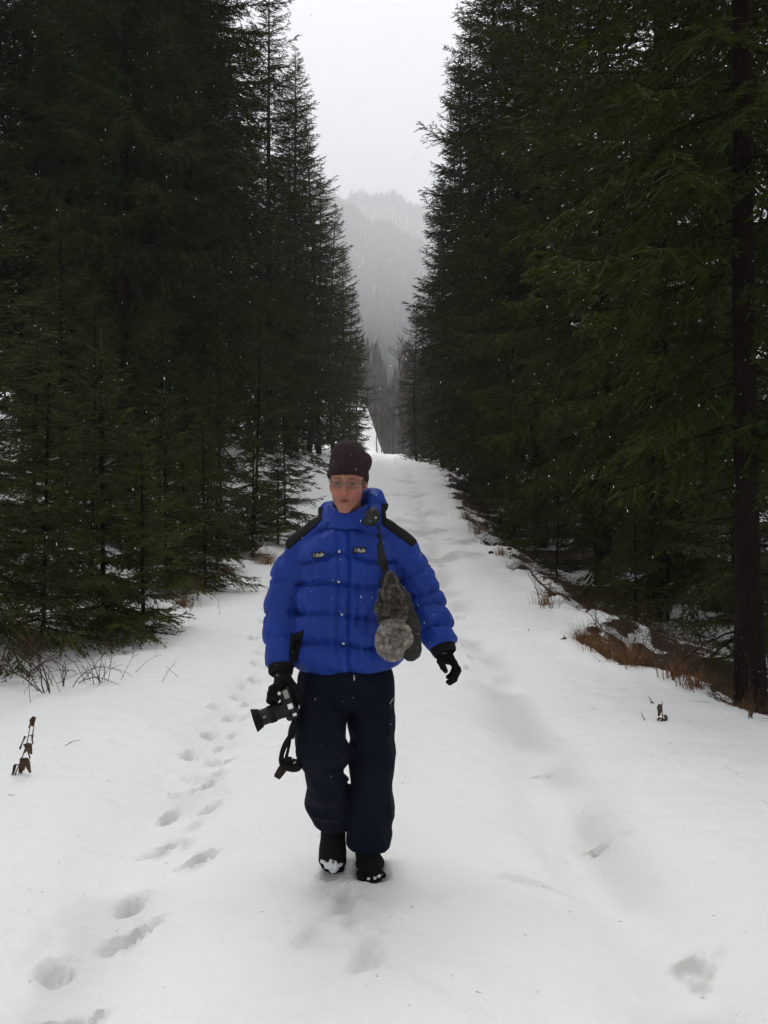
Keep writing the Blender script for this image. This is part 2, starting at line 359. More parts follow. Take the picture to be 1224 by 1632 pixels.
# ------------------------------------------------------------------ spruces
def spruce(name, H, hb, Rm, seed, whorl=.36, nb_=6, step2=.09, step3=.05, r3=.011, l3=.085, droop=1.0, needle='needle', trunk_r=.16, dead=True, shape=.72, dens=1.0, skirt=0.0):
    """an Empty with a trunk and a crown of needle-clad twigs"""
    g = np.random.default_rng(seed)
    root = add(name, None); root.empty_display_size = .3
    bend = g.normal(size=2)*.10
    def axis(z): return np.stack([bend[0]*np.sin(z*.21+seed), bend[1]*np.sin(z*.17+2*seed), z], -1)
    tb = NB(); zz = np.linspace(-.35, H*.985, 22)
    rr = trunk_r*np.clip(1-(zz/H), .02, 1)**.85+.012; rr[:2] *= 1.25
    tube(tb, axis(zz), rr, 10)
    if dead:
        for z in np.arange(.5, max(hb+1.5, 1), .22):           # dry snags below the crown
            a = g.uniform(0, 6.283); l = g.uniform(.3, 1.1)*min(1, H/10); p0 = axis(np.array([z]))[0]
            o = np.array([math.cos(a), math.sin(a), 0]); s = np.linspace(0, 1, 4)[:, None]
            tube(tb, p0+o*l*s+np.array([0, 0, -.35*l])*s**2+g.normal(size=(4, 3))*.02*s, np.linspace(.012, .003, 4), 3, caps=False)
    add('trunk', tb.mesh('spruce_trunk', [M['bark']]), root)
    B, D, Rr, T = [], [], [], []; wood = NB()
    z = hb
    while z < H-.05:
        f = (H-z)/(H-hb); k = max(3, int(round(nb_*(.6+.4*f)+g.uniform(-.6, .6)))); a0 = g.uniform(0, 6.283)
        for i in range(k):
            az = a0+6.283*i/k+g.normal()*.28; Lb = max(Rm*f**shape*g.uniform(.55, 1.15)*(1+.16*math.sin(z*1.3+2*az+seed)), .10)
            if skirt: Lb *= .64+.36*min(1, max(0, (z-hb)/skirt))**.8
            if g.uniform() < .06: Lb *= .5
            o = np.array([math.cos(az), math.sin(az), 0]); sd = np.array([-o[1], o[0], 0]); zb = z+g.normal()*.09
            p0 = axis(np.array([zb]))[0]
            e0 = .75*(1-f)**1.2+.10+g.normal()*.07; dr = (.20+.42*f)*droop*g.uniform(.8, 1.25); up = .16+.10*f
            def curve(s): return p0+np.outer(s, o)*Lb+np.outer(Lb*(e0*s-dr*s**1.6+up*s**4), [0, 0, 1])+np.outer(.08*Lb*np.sin(s*3+az), sd)
            ss = np.linspace(0, 1, 5)
            tube(wood, curve(ss), np.linspace(.006+.006*Lb, .003, 5), 3, caps=False)
            n2_ = max(4, int(2*Lb/step2*dens)); s2 = (np.arange(n2_)+g.uniform(0, 1, n2_))/n2_
            s2 = .10+.90*s2; q = curve(s2); side = np.where(np.arange(n2_) % 2 == 0, 1.0, -1.0)
            l2 = (.36*Lb*(1-s2)**.75*(.35+.65*np.minimum(1, s2*3))+.10+.05*min(Lb, 1))*g.uniform(.7, 1.25, n2_)
            l2 = np.minimum(l2, .85)
            tang = curve(np.minimum(s2+.02, 1.02))-curve(s2-.02); tang /= np.linalg.norm(tang, axis=1)[:, None]
            fw = g.uniform(.45, .95, n2_)[:, None]
            d2 = tang*fw+sd*side[:, None]*(1.05-fw*.55)+np.array([0, 0, -1.])*(droop*(.12+.5*f)*g.uniform(.1, 1.1, n2_))[:, None]+g.normal(size=(n2_, 3))*.10
            d2 /= np.linalg.norm(d2, axis=1)[:, None]
            # needle-clad axis of each side twig
            B.append(q); D.append(d2*l2[:, None]*1.04); Rr.append(np.full(n2_, r3*1.1)); T.append(g.uniform(0, .25, n2_))
            n3 = np.maximum(2, (2*l2/step3*dens).astype(int)); idx = np.repeat(np.arange(n2_), n3); m = len(idx)
            s3 = g.uniform(.05, 1, m); b3 = q[idx]+d2[idx]*(l2[idx]*s3)[:, None]+np.outer(-.22*f*droop*l2[idx]*s3**2, [0, 0, 1])
            ax = np.cross(d2[idx], np.array([0, 0, 1.])); ax /= np.linalg.norm(ax, axis=1)[:, None]+1e-6
            d3 = d2[idx]*g.uniform(.5, .9, m)[:, None]+ax*(np.where(g.uniform(size=m) < .5, 1, -1)*g.uniform(.35, .9, m))[:, None]+np.outer(g.uniform(-.5, .22, m)*(.4+.6*f), [0, 0, 1])+g.normal(size=(m, 3))*.12
            d3 /= np.linalg.norm(d3, axis=1)[:, None]
            ln = l3*g.uniform(.6, 1.3, m)*(1.1-.4*s3)
            B.append(b3); D.append(d3*ln[:, None]); Rr.append(np.full(m, r3)*g.uniform(.7, 1.15, m)); T.append(np.clip(.05+.45*s2[idx]*g.uniform(0, 1, m)+.12*g.normal(size=m), 0, .8))
        z += whorl*(.45+.55*f)*g.uniform(.75, 1.25)
    zt = np.array([H*.97]); B.append(axis(zt)); D.append(np.array([[0, 0, H*.03+.35]])); Rr.append(np.array([r3*1.4])); T.append(np.array([.4]))
    V, F, Tt = spikes(np.concatenate(B), np.concatenate(D), np.concatenate(Rr), np.concatenate(T))
    wv = np.concatenate(wood.V); wf = np.concatenate(wood.F[4])
    me = mesh_np('spruce_crown', np.concatenate([V, wv]), [F, wf+len(V)], False, {'tint': np.concatenate([np.clip(Tt, 0, 1), np.zeros(len(wv))])},
                 [M[needle], M['bark']], np.concatenate([np.zeros(len(F)), np.ones(len(wf))]))
    add('crown', me, root)
    return root
SPR = {
 'a': spruce('spruce', 23, 1.4, 3.5, 1, skirt=6.0, shape=.62, whorl=.56, nb_=7, step2=.13, step3=.074, r3=.0142, l3=.12),
 'b': spruce('spruce', 22, 1.0, 3.3, 2, skirt=6.0, shape=.62, whorl=.54, nb_=7, step2=.13, step3=.074, r3=.0142, l3=.12, droop=1.25),
 'c': spruce('spruce', 23.5, 1.8, 3.6, 3, skirt=6.0, shape=.62, whorl=.62, step2=.20, step3=.13, r3=.025, l3=.17, nb_=6, droop=1.1),
 'd': spruce('spruce', 21.5, 1.2, 3.3, 4, skirt=6.0, shape=.62, whorl=.58, step2=.20, step3=.13, r3=.025, l3=.17, nb_=6, droop=.85),
 'n': spruce('spruce', 15, 2.2, 2.0, 5, skirt=5.0, whorl=.38, step2=.10, step3=.060, r3=.012, l3=.10, droop=1.2, shape=.6, trunk_r=.088),
}
SAP = {
 'a': spruce('young_spruce', 3.6, .12, 1.02, 11, whorl=.24, nb_=7, step2=.075, step3=.042, r3=.0085, l3=.07, droop=.8, shape=.75, needle='needle_young', trunk_r=.020, dead=False, dens=.9),
 'b': spruce('young_spruce', 2.3, .08, .80, 12, whorl=.20, nb_=7, shape=.8, step2=.07, step3=.04, r3=.008, l3=.06, droop=.5, needle='needle_young', trunk_r=.015, dead=False, dens=.9),
 'c': spruce('young_spruce', 5.2, .45, 1.15, 13, whorl=.30, nb_=7, shape=.7, step2=.085, step3=.05, r3=.009, l3=.075, droop=.9, needle='needle_young', trunk_r=.028, dens=.8),
}
used = set()
def plant(kind, x, y, H=None, label='', group=None, rz=None, table=SPR, cat='spruce', wide=1.0, tilt=(0, 0)):
    pr = table[kind]; h0 = {'a': 23, 'b': 22, 'c': 23.5, 'd': 21.5, 'n': 15}[kind] if table is SPR else {'a': 3.6, 'b': 2.3, 'c': 5.2}[kind]
    s = (H or h0)/h0; rz = rng.uniform(0, 6.283) if rz is None else rz
    key = (id(table), kind); loc = (x, y, gz(x, y)-.03)
    if key in used: o = dup(pr, loc, rz, (s*wide, s*wide, s), tilt=tilt)
    else:
        used.add(key); o = pr; o.location = loc; o.rotation_euler = (tilt[0], tilt[1], rz); o.scale = (s*wide, s*wide, s)
    o['label'] = label; o['category'] = cat
    if group: o['group'] = group
    elif 'group' in o: del o['group']
    return o
GL, GR = 'spruce stand beside the footprints', 'spruce stand beside the wheel rut'
LL = 'tall dark spruce behind the row on the footprint side of the track'
LR = 'tall dark spruce behind the row on the wheel rut side of the track'
plant('a', -5.0, 48, 23.0, 'spruce with its whole pointed tip standing free against the grey sky')
plant('b', -7.2, 34.5, 25.0, 'tall spruce just in front of the free standing pointed spruce', wide=1.05)
plant('a', 4.2, 27, 23.5, 'tall spruce with ragged branch tips reaching over the track against the sky', wide=.98)
plant('c', 2.5, 66, 13, 'far spruce with a bare dark stem base where the track narrows')
plant('n', 2.95, 6.7, 15.5, 'near spruce with a thick bare reddish trunk at the frame edge', rz=1.0)
ORD = ('first second third fourth fifth sixth seventh eighth ninth tenth eleventh twelfth thirteenth fourteenth fifteenth sixteenth seventeenth eighteenth nineteenth twentieth twenty-first twenty-second twenty-third twenty-fourth twenty-fifth').split()
# stand on the footprint side: the row along the track, then those behind it
for i, (x, y, k, H, w) in enumerate(((-5.3, 17.2, 'b', 20, .85), (-5.9, 20.5, 'a', 24, 1), (-5.7, 24.5, 'b', 24, 1), (-6.1, 29.5, 'a', 25, 1.05), (-5.4, 40, 'b', 22.5, 1.1), (-5.0, 44.5, 'd', 18, 1.15),
                   (-4.6, 53, 'c', 21, 1.1), (-4.4, 58, 'd', 19, 1.15), (-3.8, 63, 'c', 18.5, 1.1), (-3.3, 69, 'd', 17, 1.1), (-2.9, 75, 'c', 15, 1.1), (-2.6, 81, 'd', 12, 1.1), (-4.0, 86, 'd', 11, 1))):
    plant(k, x, y, H, 'dark spruce in the row along the footprint side, %s from the camera' % ORD[i], 'spruce row beside the footprints', wide=w)
plant('n', -5.35, 7.9, 14, 'spruce whose lit green branches reach in at the frame edge above the brambles', rz=2.2)
for x, y, k, H, w in ((-10.2, 24.2, 'b', 25, 1.1), (-13.4, 22.6, 'a', 26, 1.1), (-16.8, 22.5, 'c', 27, 1.1), (-8.4, 22.5, 'a', 24, 1), (-9.0, 27.5, 'd', 24, 1), (-9.4, 33, 'c', 25, 1), (-9.0, 39, 'd', 24, 1), (-8.8, 46, 'c', 22, 1), (-8.6, 54, 'd', 21, 1), (-8, 62, 'c', 20, 1), (-7.4, 72, 'd', 19, 1),
                   (-11.6, 19.5, 'b', 24, 1), (-12.5, 26, 'c', 24, 1), (-12.4, 31, 'd', 25, 1), (-12.6, 37, 'c', 24, 1), (-12, 43, 'd', 24, 1), (-14.6, 20.5, 'd', 24, 1), (-15.2, 25, 'c', 25, 1), (-15.6, 30, 'd', 25, 1), (-18, 27, 'c', 26, 1), (-12, 50, 'c', 22, 1), (-11.2, 59, 'd', 22, 1), (-18.5, 34, 'd', 26, 1),
                   (-6.5, 1.5, 'c', 21, 1), (-6.2, -5, 'd', 22, 1), (-6.4, -11, 'c', 22, 1)):  # wood continued out of view around the camera, put in for its shade
    plant(k, x, y, H, LL, GL, wide=w)
# stand on the wheel rut side
for i, (x, y, k, H, w) in enumerate(((4.9, 9.6, 'n', 16, 1), (4.0, 12.4, 'b', 21, .8), (4.1, 16, 'a', 22, .85), (3.9, 21, 'b', 22.5, .95), (4.2, 33, 'b', 23, 1.05), (4.0, 39, 'a', 22, 1.0), (4.1, 45, 'd', 22, 1.0), (4.1, 50, 'c', 20, 1.0), (3.9, 56, 'd', 19, 1.05),
                   (4.2, 61, 'c', 16, 1.1), (4.0, 72, 'd', 13, .95), (3.6, 78, 'c', 12, .95), (3.3, 84, 'd', 10, .9))):
    plant(k, x, y, H, 'dark spruce in the row along the wheel rut side, %s from the camera' % ORD[i], 'spruce row beside the wheel rut', wide=w)
for x, y, k, H, w in ((7.4, 11.5, 'b', 20, 1), (7.4, 19.5, 'a', 17, 1), (7.6, 30, 'c', 23, 1), (7.6, 37, 'd', 23, 1), (7.8, 44, 'c', 23, 1), (8, 52, 'd', 22, 1), (7.4, 60, 'c', 19, 1), (11, 28, 'c', 18, 1), (11.2, 35, 'd', 20, 1), (7, 68, 'd', 16, 1), (9.6, 13.2, 'd', 17, 1),
                   (6.0, 2, 'c', 20, 1), (5.8, -4, 'd', 21, 1), (6.2, -10, 'c', 22, 1)):  # unseen spruces beside and behind the camera, added to shade the near snow
    plant(k, x, y, H, LR, GR, wide=w)
GS = 'young spruces under the tall stand'
saps = [(18, 8.2, 'c', 4.6), (68, 8.8, 'a', 2.9), (165, 9.7, 'a', 3.2), (218, 9.9, 'b', 2.2), (-30, 10, 'c', 5.0), (120, 11.5, 'c', 4.2), (285, 13.5, 'b', 2.0), (328, 13.2, 'a', 2.6), (265, 12.5, 'a', 2.9), (410, 16.5, 'b', 2.2), (230, 14.5, 'c', 4.5), (370, 17.5, 'c', 4.4), (85, 14, 'c', 5.4), (455, 21, 'a', 3), (330, 16.5, 'a', 3.2), (155, 14.8, 'a', 3.4), (300, 15.5, 'c', 3.6), (390, 19.5, 'c', 4.8), (350, 14.6, 'b', 1.6), (440, 18.2, 'b', 1.8), (50, 11.8, 'a', 3.4)]
for i, (px, y, k, H) in enumerate(sorted(saps)):
    plant(k, (px-CX)*y/FPX, y, H, 'young spruce in the thicket on the footprint side bank, %s from the frame edge' % ORD[i], GS, table=SAP, cat='spruce')
for i, (x, y, k, H) in enumerate(((3.9, 9.0, 'c', 4.3), (3.3, 11.4, 'b', 1.7), (3.1, 15.0, 'b', 1.9), (3.0, 19.5, 'a', 2.4), (3.2, 23, 'b', 2.3), (3.3, 28, 'a', 2.6), (3.6, 34, 'a', 2.6))):
    plant(k, x, y, H, 'small spruce at the wheel rut side edge, %s from the camera' % ORD[i], 'small spruces at the wheel rut side edge', table=SAP, cat='spruce')

for i, (x, y, k, H) in enumerate(((5.6, 10.6, 'c', 5.6), (5.2, 13.6, 'c', 5.0), (6.4, 14.8, 'c', 6.0), (5.4, 17.6, 'c', 5.5), (8.2, 16.0, 'c', 6.0), (5.6, 22.5, 'c', 6.0), (7.2, 22.0, 'c', 6.0), (5.8, 27.5, 'c', 6.0))):
    plant(k, x, y, H, 'young spruce in the dark under the wheel rut side stand, %s from the camera' % ORD[i], 'young spruces under the wheel rut side stand', table=SAP, cat='spruce')

# ------------------------------------------------------------------ bare trees where the track ends
def bare_tree(name, H, seed, label):
    g = np.random.default_rng(seed); tb = NB(); br = NB()
    root = add(name, None)
    def grow(nb, p, d, L_, r, depth):
        n = 6; pts = [p]; dd = d.copy()
        for i in range(n-1):
            dd = dd+g.normal(size=3)*.10+np.array([0, 0, .06]); dd /= np.linalg.norm(dd); pts.append(pts[-1]+dd*L_/(n-1))
        pts = np.array(pts); tube(nb, pts, np.linspace(r, r*.45, n), 6 if depth == 0 else 3, caps=False)
        if depth < 3:
            k = (14, 6, 5)[depth]
            for j in range(k):
                t = g.uniform(.25 if depth == 0 else .2, 1); q = pts[min(int(t*(n-1)), n-2)]; q = q+(pts[min(int(t*(n-1))+1, n-1)]-q)*(t*(n-1) % 1)
                a = g.uniform(0, 6.283); o = np.array([math.cos(a), math.sin(a), 0])
                d2 = dd*.55+o*.75+np.array([0, 0, .25]); d2 /= np.linalg.norm(d2)
                grow(br, q, d2, L_*g.uniform(.25, .45)*(1.15-.5*t), max(r*.38, .012), depth+1)
    grow(tb, np.array([0, 0, -.2]), np.array([g.normal()*.05, g.normal()*.05, 1.]), H, .10+H*.004, 0)
    add('trunk', tb.mesh('bare_trunk', [M['bark_bare']]), root); add('branches', br.mesh('bare_branches', [M['bark_bare']]), root)
    root['label'] = label; root['category'] = 'bare tree'; return root
bt = bare_tree('bare_tree', 14, 41, ''); bt2 = bare_tree('bare_tree', 12, 43, '')
bts = sorted(((601, 92, 1.0, 0), (608, 95, .95, 1), (618, 97, 1.05, 2.2), (627, 93, 1.0, 4), (634, 99, 1.1, 5), (645, 96, 1.1, .6), (655, 90, 1.05, 3), (596, 104, 1.1, 2), (613, 110, 1.3, 3.3), (640, 112, 1.3, 1.4), (665, 100, 1.2, 2), (585, 108, 1.2, 5.5), (624, 120, 1.4, 4.4)))
for i, (px, y, s, rz) in enumerate(bts):
    x = (px-CX)*y/FPX; src = (bt, bt2)[i % 2]; loc = (x, y, gz(x, y)); s *= (.8 if px > 632 else .45)
    if i < 2: o = src; o.location = loc; o.rotation_euler = (0, 0, rz); o.scale = (s,)*3
    else: o = dup(src, loc, rz, s)
    o['label'] = 'slim bare tree beyond the end of the track, %s counted from the footprint side' % ORD[i]; o['group'] = 'bare trees where the track ends'

# ------------------------------------------------------------------ conifers on the misty hillside: one far wood
hb_ = []; g = np.random.default_rng(77)
hx = np.concatenate([g.uniform(-620, 600, 4200), g.uniform(-1, 1, 5200)*0+g.uniform(-.10, .10, 5200), g.uniform(-340, 340, 500), g.uniform(-420, 420, 500)])
hy = np.concatenate([g.uniform(220, 2800, 4200), 220+2580*g.uniform(0, 1, 5200)**.75, g.uniform(2750, 2812, 500), g.uniform(3540, 3620, 500)]); hx[4200:9400] *= hy[4200:9400]
hzv = ground_h(hx, hy, False); hh = g.uniform(14, 30, len(hx)); hr = hh*g.uniform(.13, .19, len(hx))
NT = len(hx); tiers, sd_ = 4, 6; VV = []; FF = []
an = np.arange(sd_)*2*math.pi/sd_
off = 0
for t in range(tiers):
    z0 = .05+.22*t; z1 = z0+.42; rr = (1-z0)**.8
    ring = np.stack([np.cos(an)[None]*hr[:, None]*rr*g.uniform(.55, 1.25, (NT, sd_))+hx[:, None], np.sin(an)[None]*hr[:, None]*rr*g.uniform(.55, 1.25, (NT, sd_))+hy[:, None], hzv[:, None]+hh[:, None]*(z0+g.uniform(-.05, .05, (NT, sd_)))], -1)
    tip = np.stack([hx, hy, hzv+hh*min(z1, 1)], -1)[:, None]
    VV.append(np.concatenate([ring, tip], 1).reshape(-1, 3)); base = off+np.arange(NT)[:, None]*(sd_+1)
    for k in range(sd_): FF.append(base+np.array([[k, (k+1) % sd_, sd_]]))
    off += NT*(sd_+1)
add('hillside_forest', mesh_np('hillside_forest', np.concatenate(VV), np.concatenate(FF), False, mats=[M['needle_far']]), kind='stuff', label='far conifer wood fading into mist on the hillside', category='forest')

# ------------------------------------------------------------------ misty air
hz = bpy.data.materials.new('mist'); hz.use_nodes = True; nt = hz.node_tree; nt.nodes.clear()
pv = nt.nodes.new('ShaderNodeVolumePrincipled'); pv.inputs['Color'].default_value = (.95, .96, .98, 1); pv.inputs['Density'].default_value = .00052
pv.inputs['Anisotropy'].default_value = 0.0
mo = nt.nodes.new('ShaderNodeOutputMaterial'); nt.links.new(pv.outputs[0], mo.inputs['Volume'])
lo, hi = np.array([-2300., -340., float(GZ.min())-2]), np.array([2300., 3900., 1420.])
bv = np.array([[x, y, z] for x in (lo[0], hi[0]) for y in (lo[1], hi[1]) for z in (lo[2], hi[2])])
bf = np.array([[0, 1, 3, 2], [4, 6, 7, 5], [0, 4, 5, 1], [2, 3, 7, 6], [0, 2, 6, 4], [1, 5, 7, 3]])
add('haze', mesh_np('haze', bv, bf, False, mats=[hz]), kind='stuff', label='pale winter mist filling the air over the track')
# ------------------------------------------------------------------ the walker: distance fields meshed with surface nets
def smin(a, b, k):
    h = np.clip(.5+.5*(b-a)/k, 0, 1); return b*(1-h)+a*h-k*h*(1-h)
def smax(a, b, k): return -smin(-a, -b, k)
def seg(p, a, b, ra, rb, flat=None):
    """distance to a tapered limb, and the place along it; flat=(axis, factor) squashes it along an axis"""
    a = np.asarray(a, float); b = np.asarray(b, float); ab = b-a; v = p-a
    t = np.clip(v@ab/(ab@ab), 0, 1); w = v-t[:, None]*ab
    if flat is not None:
        ax = np.asarray(flat[0], float); ax /= np.linalg.norm(ax); c = w@ax
        w = w+np.outer(c*(1/flat[1]-1), ax)
    return np.sqrt((w*w).sum(1))-(ra+(rb-ra)*t), t
def chain(p, pts, rad, k=.02, flat=None):
    """blended limb along pts; also the length along it of the nearest place"""
    d = None; acc = 0.0
    for i in range(len(pts)-1):
        di, t = seg(p, pts[i], pts[i+1], rad[i], rad[i+1], flat); ln = np.linalg.norm(np.asarray(pts[i+1])-np.asarray(pts[i])); s = acc+t*ln
        if d is None: d, S = di, s
        else: S = np.where(di < d, s, S); d = smin(d, di, k)
        acc += ln
    return d, S
def ell(p, c, r, rot=None):
    q = p-np.asarray(c, float)
    if rot is not None: q = q@rot
    r = np.asarray(r, float); k0 = np.sqrt(((q/r)**2).sum(1)); k1 = np.sqrt(((q/r**2)**2).sum(1))+1e-9
    return k0*(k0-1)/k1
def snet(f, lo, hi, h, band=9.0):
    """mesh the zero level of f over a box, cell size h (number, or one array per axis)"""
    if np.isscalar(h): ax = [np.arange(lo[i]-2*h, hi[i]+3*h, h) for i in range(3)]; hm = h
    else: ax = h; hm = max(np.diff(a).max() for a in ax)
    n = [len(a) for a in ax]; C = 4
    ci = [np.minimum(np.arange(0, m+C, C), m-1) for m in n]
    def ev(xi, yi, zi):
        out = np.empty(len(xi)); st = 400000
        for k in range(0, len(xi), st): out[k:k+st] = f(np.stack([ax[0][xi[k:k+st]], ax[1][yi[k:k+st]], ax[2][zi[k:k+st]]], -1))
        return out
    A = np.meshgrid(*ci, indexing='ij'); Fc = ev(*[a.ravel() for a in A]).reshape(A[0].shape).astype(np.float32)
    Fi = Fc[np.ix_(*[np.arange(m)//C for m in n])]
    m = np.abs(Fi) < band*hm; F = np.where(Fi < 0, np.float32(-1), np.float32(1))
    I = np.nonzero(m); F[I] = ev(*I).astype(np.float32)
    S = F < 0
    cnt = np.zeros([k-1 for k in n], np.int8)
    for a in (0, 1):
        for b in (0, 1):
            for c in (0, 1): cnt += S[a:n[0]-1+a, b:n[1]-1+b, c:n[2]-1+c]
    act = (cnt > 0) & (cnt < 8); idx = np.full(act.shape, -1, np.int32); ii = np.nonzero(act); N = len(ii[0]); idx[ii] = np.arange(N)
    acc = np.zeros((N, 3)); w = np.zeros(N)
    cor = [(a, b, c) for a in (0, 1) for b in (0, 1) for c in (0, 1)]
    for i, u in enumerate(cor):
        for v in cor[i+1:]:
            if sum(abs(u[k]-v[k]) for k in range(3)) != 1: continue
            fu = F[ii[0]+u[0], ii[1]+u[1], ii[2]+u[2]]; fv = F[ii[0]+v[0], ii[1]+v[1], ii[2]+v[2]]
            x = (fu < 0) != (fv < 0); t = np.where(x, fu/(fu-fv+1e-12), 0)
            pu = np.stack([ax[k][ii[k]+u[k]] for k in range(3)], -1); pv = np.stack([ax[k][ii[k]+v[k]] for k in range(3)], -1)
            acc += np.where(x[:, None], pu+(pv-pu)*t[:, None], 0); w += x
    V = acc/w[:, None]; Q = []
    for d in range(3):
        e, g_ = (d+1) % 3, (d+2) % 3
        s0 = [slice(None)]*3; s1 = [slice(None)]*3; s0[d] = slice(0, -1); s1[d] = slice(1, None)
        for k in (e, g_): s0[k] = slice(1, -1); s1[k] = slice(1, -1)
        a0, a1 = S[tuple(s0)], S[tuple(s1)]; di = np.array(np.nonzero(a0 != a1)); inside = a0[tuple(di)]
        di[e] += 1; di[g_] += 1
        def cell(oe, og):
            q = di.copy(); q[e] += oe; q[g_] += og; return idx[tuple(q)]
        q = np.stack([cell(-1, -1), cell(0, -1), cell(0, 0), cell(-1, 0)], 1)
        q[~inside] = q[~inside][:, ::-1]; Q.append(q)
    return V, np.concatenate(Q)

PX = 3.6/FPX                         # metres per photo pixel at the walker
PO = np.array([P(571, 790, 3.6)[0], 3.6, 0.0])      # between the feet
def hz_(py): return CAMZ-(py-HY)*PX
def hx_(px): return (px-CX)*PX
def part(name, V, F, mats, parent, attrs=None, smooth=True, **props):
    return add(name, mesh_np(name, V-PO, F, smooth, attrs, mats), parent, **props)
def nb_part(name, nb, mats, parent, smooth=True, **props): return add(name, nb.mesh(name, mats, smooth, PO), parent, **props)

M['skin'] = mat('skin', (1, 1, 1), .55, .35, attr='skin', bump=.15, bump_scale=180, bump_dist=.002)
M['blue'] = mat('blue_nylon', (.008, .038, .275), .52, .22, base2=(.007, .030, .215), var_scale=9, bump=.6, bump_scale=52, bump_dist=.007)
M['blue_dark'] = mat('navy_lining', (.008, .014, .075), .6, .2, bump=.3, bump_scale=70, bump_dist=.003)
M['black_nylon'] = mat('black_nylon', (.0065, .0065, .007), .75, .14, bump=.4, bump_scale=60, bump_dist=.004)
M['navy'] = mat('navy_trouser_cloth', (.0050, .0070, .0165), .85, .10, base2=(.0036, .005, .011), var_scale=5, bump=.4, bump_scale=26, bump_dist=.008)
M['wool'] = mat('brown_wool', (.036, .0185, .019), .95, .05, base2=(.024, .0125, .013), var_scale=40, bump=.9, bump_scale=170, bump_dist=.004, sheen=.04)
M['glove'] = mat('black_glove', (.0045, .0045, .005), .85, .10, bump=.5, bump_scale=120, bump_dist=.003)
M['shoe'] = mat('black_shoe_fabric', (.006, .006, .0065), .8, .12, bump=.4, bump_scale=140, bump_dist=.003)
M['snowcake'] = mat('snow_clinging', (.78, .79, .80), .7, .2, bump=.6, bump_scale=80, bump_dist=.006)
M['metal'] = mat('brushed_metal', (.55, .55, .54), .3, .5, metallic=1.0)
M['white'] = mat('pale_thread', (.42, .42, .36), .7, .2)
M['tag'] = mat('black_woven_label', (.010, .011, .014), .7, .2)
M['eye'] = mat('eye', (.30, .28, .26), .2, .5)
M['iris'] = mat('iris', (.05, .06, .06), .15, .5)

# ---- head (face turned a little to the footprint side and down)
HC = P(554.5, 769.5, 3.565)
_yaw, _pit, _rol = R(-6), R(9), R(3)
_Rz = np.array([[math.cos(_yaw), -math.sin(_yaw), 0], [math.sin(_yaw), math.cos(_yaw), 0], [0, 0, 1]])
_Rx = np.array([[1, 0, 0], [0, math.cos(_pit), -math.sin(_pit)], [0, math.sin(_pit), math.cos(_pit)]])
_Ry = np.array([[math.cos(_rol), 0, math.sin(_rol)], [0, 1, 0], [-math.sin(_rol), 0, math.cos(_rol)]])
HR = _Rz@_Rx@_Ry
def to_head(p): return (p-HC)@HR
def from_head(q): return np.asarray(q, float)@HR.T+HC
EY = (.0315, -.0785, .010)
def head_sdf(p):
    q = to_head(p); s = q.copy(); s[:, 0] = np.abs(s[:, 0])
    d = ell(q, (0, .012, .038), (.0745, .096, .098))
    d = smin(d, ell(q, (0, -.028, -.022), (.0635, .066, .080)), .03)
    d = smin(d, seg(s, (.036, -.020, -.064), (.010, -.074, -.099), .018, .0165)[0], .022)        # jaw
    d = smin(d, ell(q, (0, -.079, -.098), (.0205, .016, .0145)), .016)                            # chin
    d = smin(d, ell(s, (.043, -.062, -.018), (.021, .019, .018)), .022)                           # cheekbone
    d = smin(d, seg(s, (.010, -.0865, .030), (.047, -.070, .027), .0085, .008)[0], .014)          # brow
    d = smax(d, -ell(s, (.0325, -.101, .008), (.0185, .020, .0115)), .012)                        # eye socket
    d = smin(d, ell(s, (EY[0], EY[1]+.0005, EY[2]), (.0145, .0135, .0125)), .004)                 # lids
    d = smax(d, -ell(s, (EY[0], EY[1]-.014, EY[2]-.0025), (.0125, .008, .0026)), .0015)           # lid slit
    d = smin(d, seg(q, (0, -.086, .022), (0, -.108, -.026), .0075, .0105)[0], .011)               # nose
    d = smin(d, ell(q, (0, -.111, -.0285), (.0105, .0105, .0095)), .006)
    d = smin(d, ell(s, (.0125, -.099, -.031), (.0075, .0095, .0075)), .005)
    d = smax(d, -ell(s, (.0065, -.108, -.0385), (.0032, .005, .003)), .002)
    d = smin(d, ell(q, (0, -.082, -.060), (.026, .0145, .018)), .012)                             # muzzle
    d = smin(d, seg(s, (0, -.0985, -.0555), (.021, -.088, -.0600), .0042, .0026)[0], .005)        # lips
    d = smin(d, seg(s, (0, -.0965, -.0665), (.019, -.087, -.0625), .0052, .003)[0], .005)
    d = smax(d, -seg(s, (0, -.1035, -.0608), (.019, -.094, -.0612), .0017, .001)[0], .0015)
    e = ell(s, (.0745, .016, .000), (.009, .019, .031)); e = smax(e, -ell(s, (.0815, .010, .002), (.006, .011, .020)), .004)
    return smin(d, e, .006)
NK = P(556, 828, 3.62)
# joints of both arms and legs
A_S, A_E, A_W = P(481, 895, 3.60), P(451, 985, 3.64), P(448, 1062, 3.52)          # arm that carries the camera
B_S, B_E, B_W = P(637, 893, 3.60), P(679, 966, 3.62), P(705, 1030, 3.52)          # free arm
L_H, L_K, L_A = P(515, 1085, 3.6), P(513, 1205, 3.42), P(532, 1325, 3.76)         # lifted leg
S_H, S_K, S_A = P(594, 1085, 3.6), P(594, 1215, 3.55), P(588, 1352, 3.70)         # standing leg
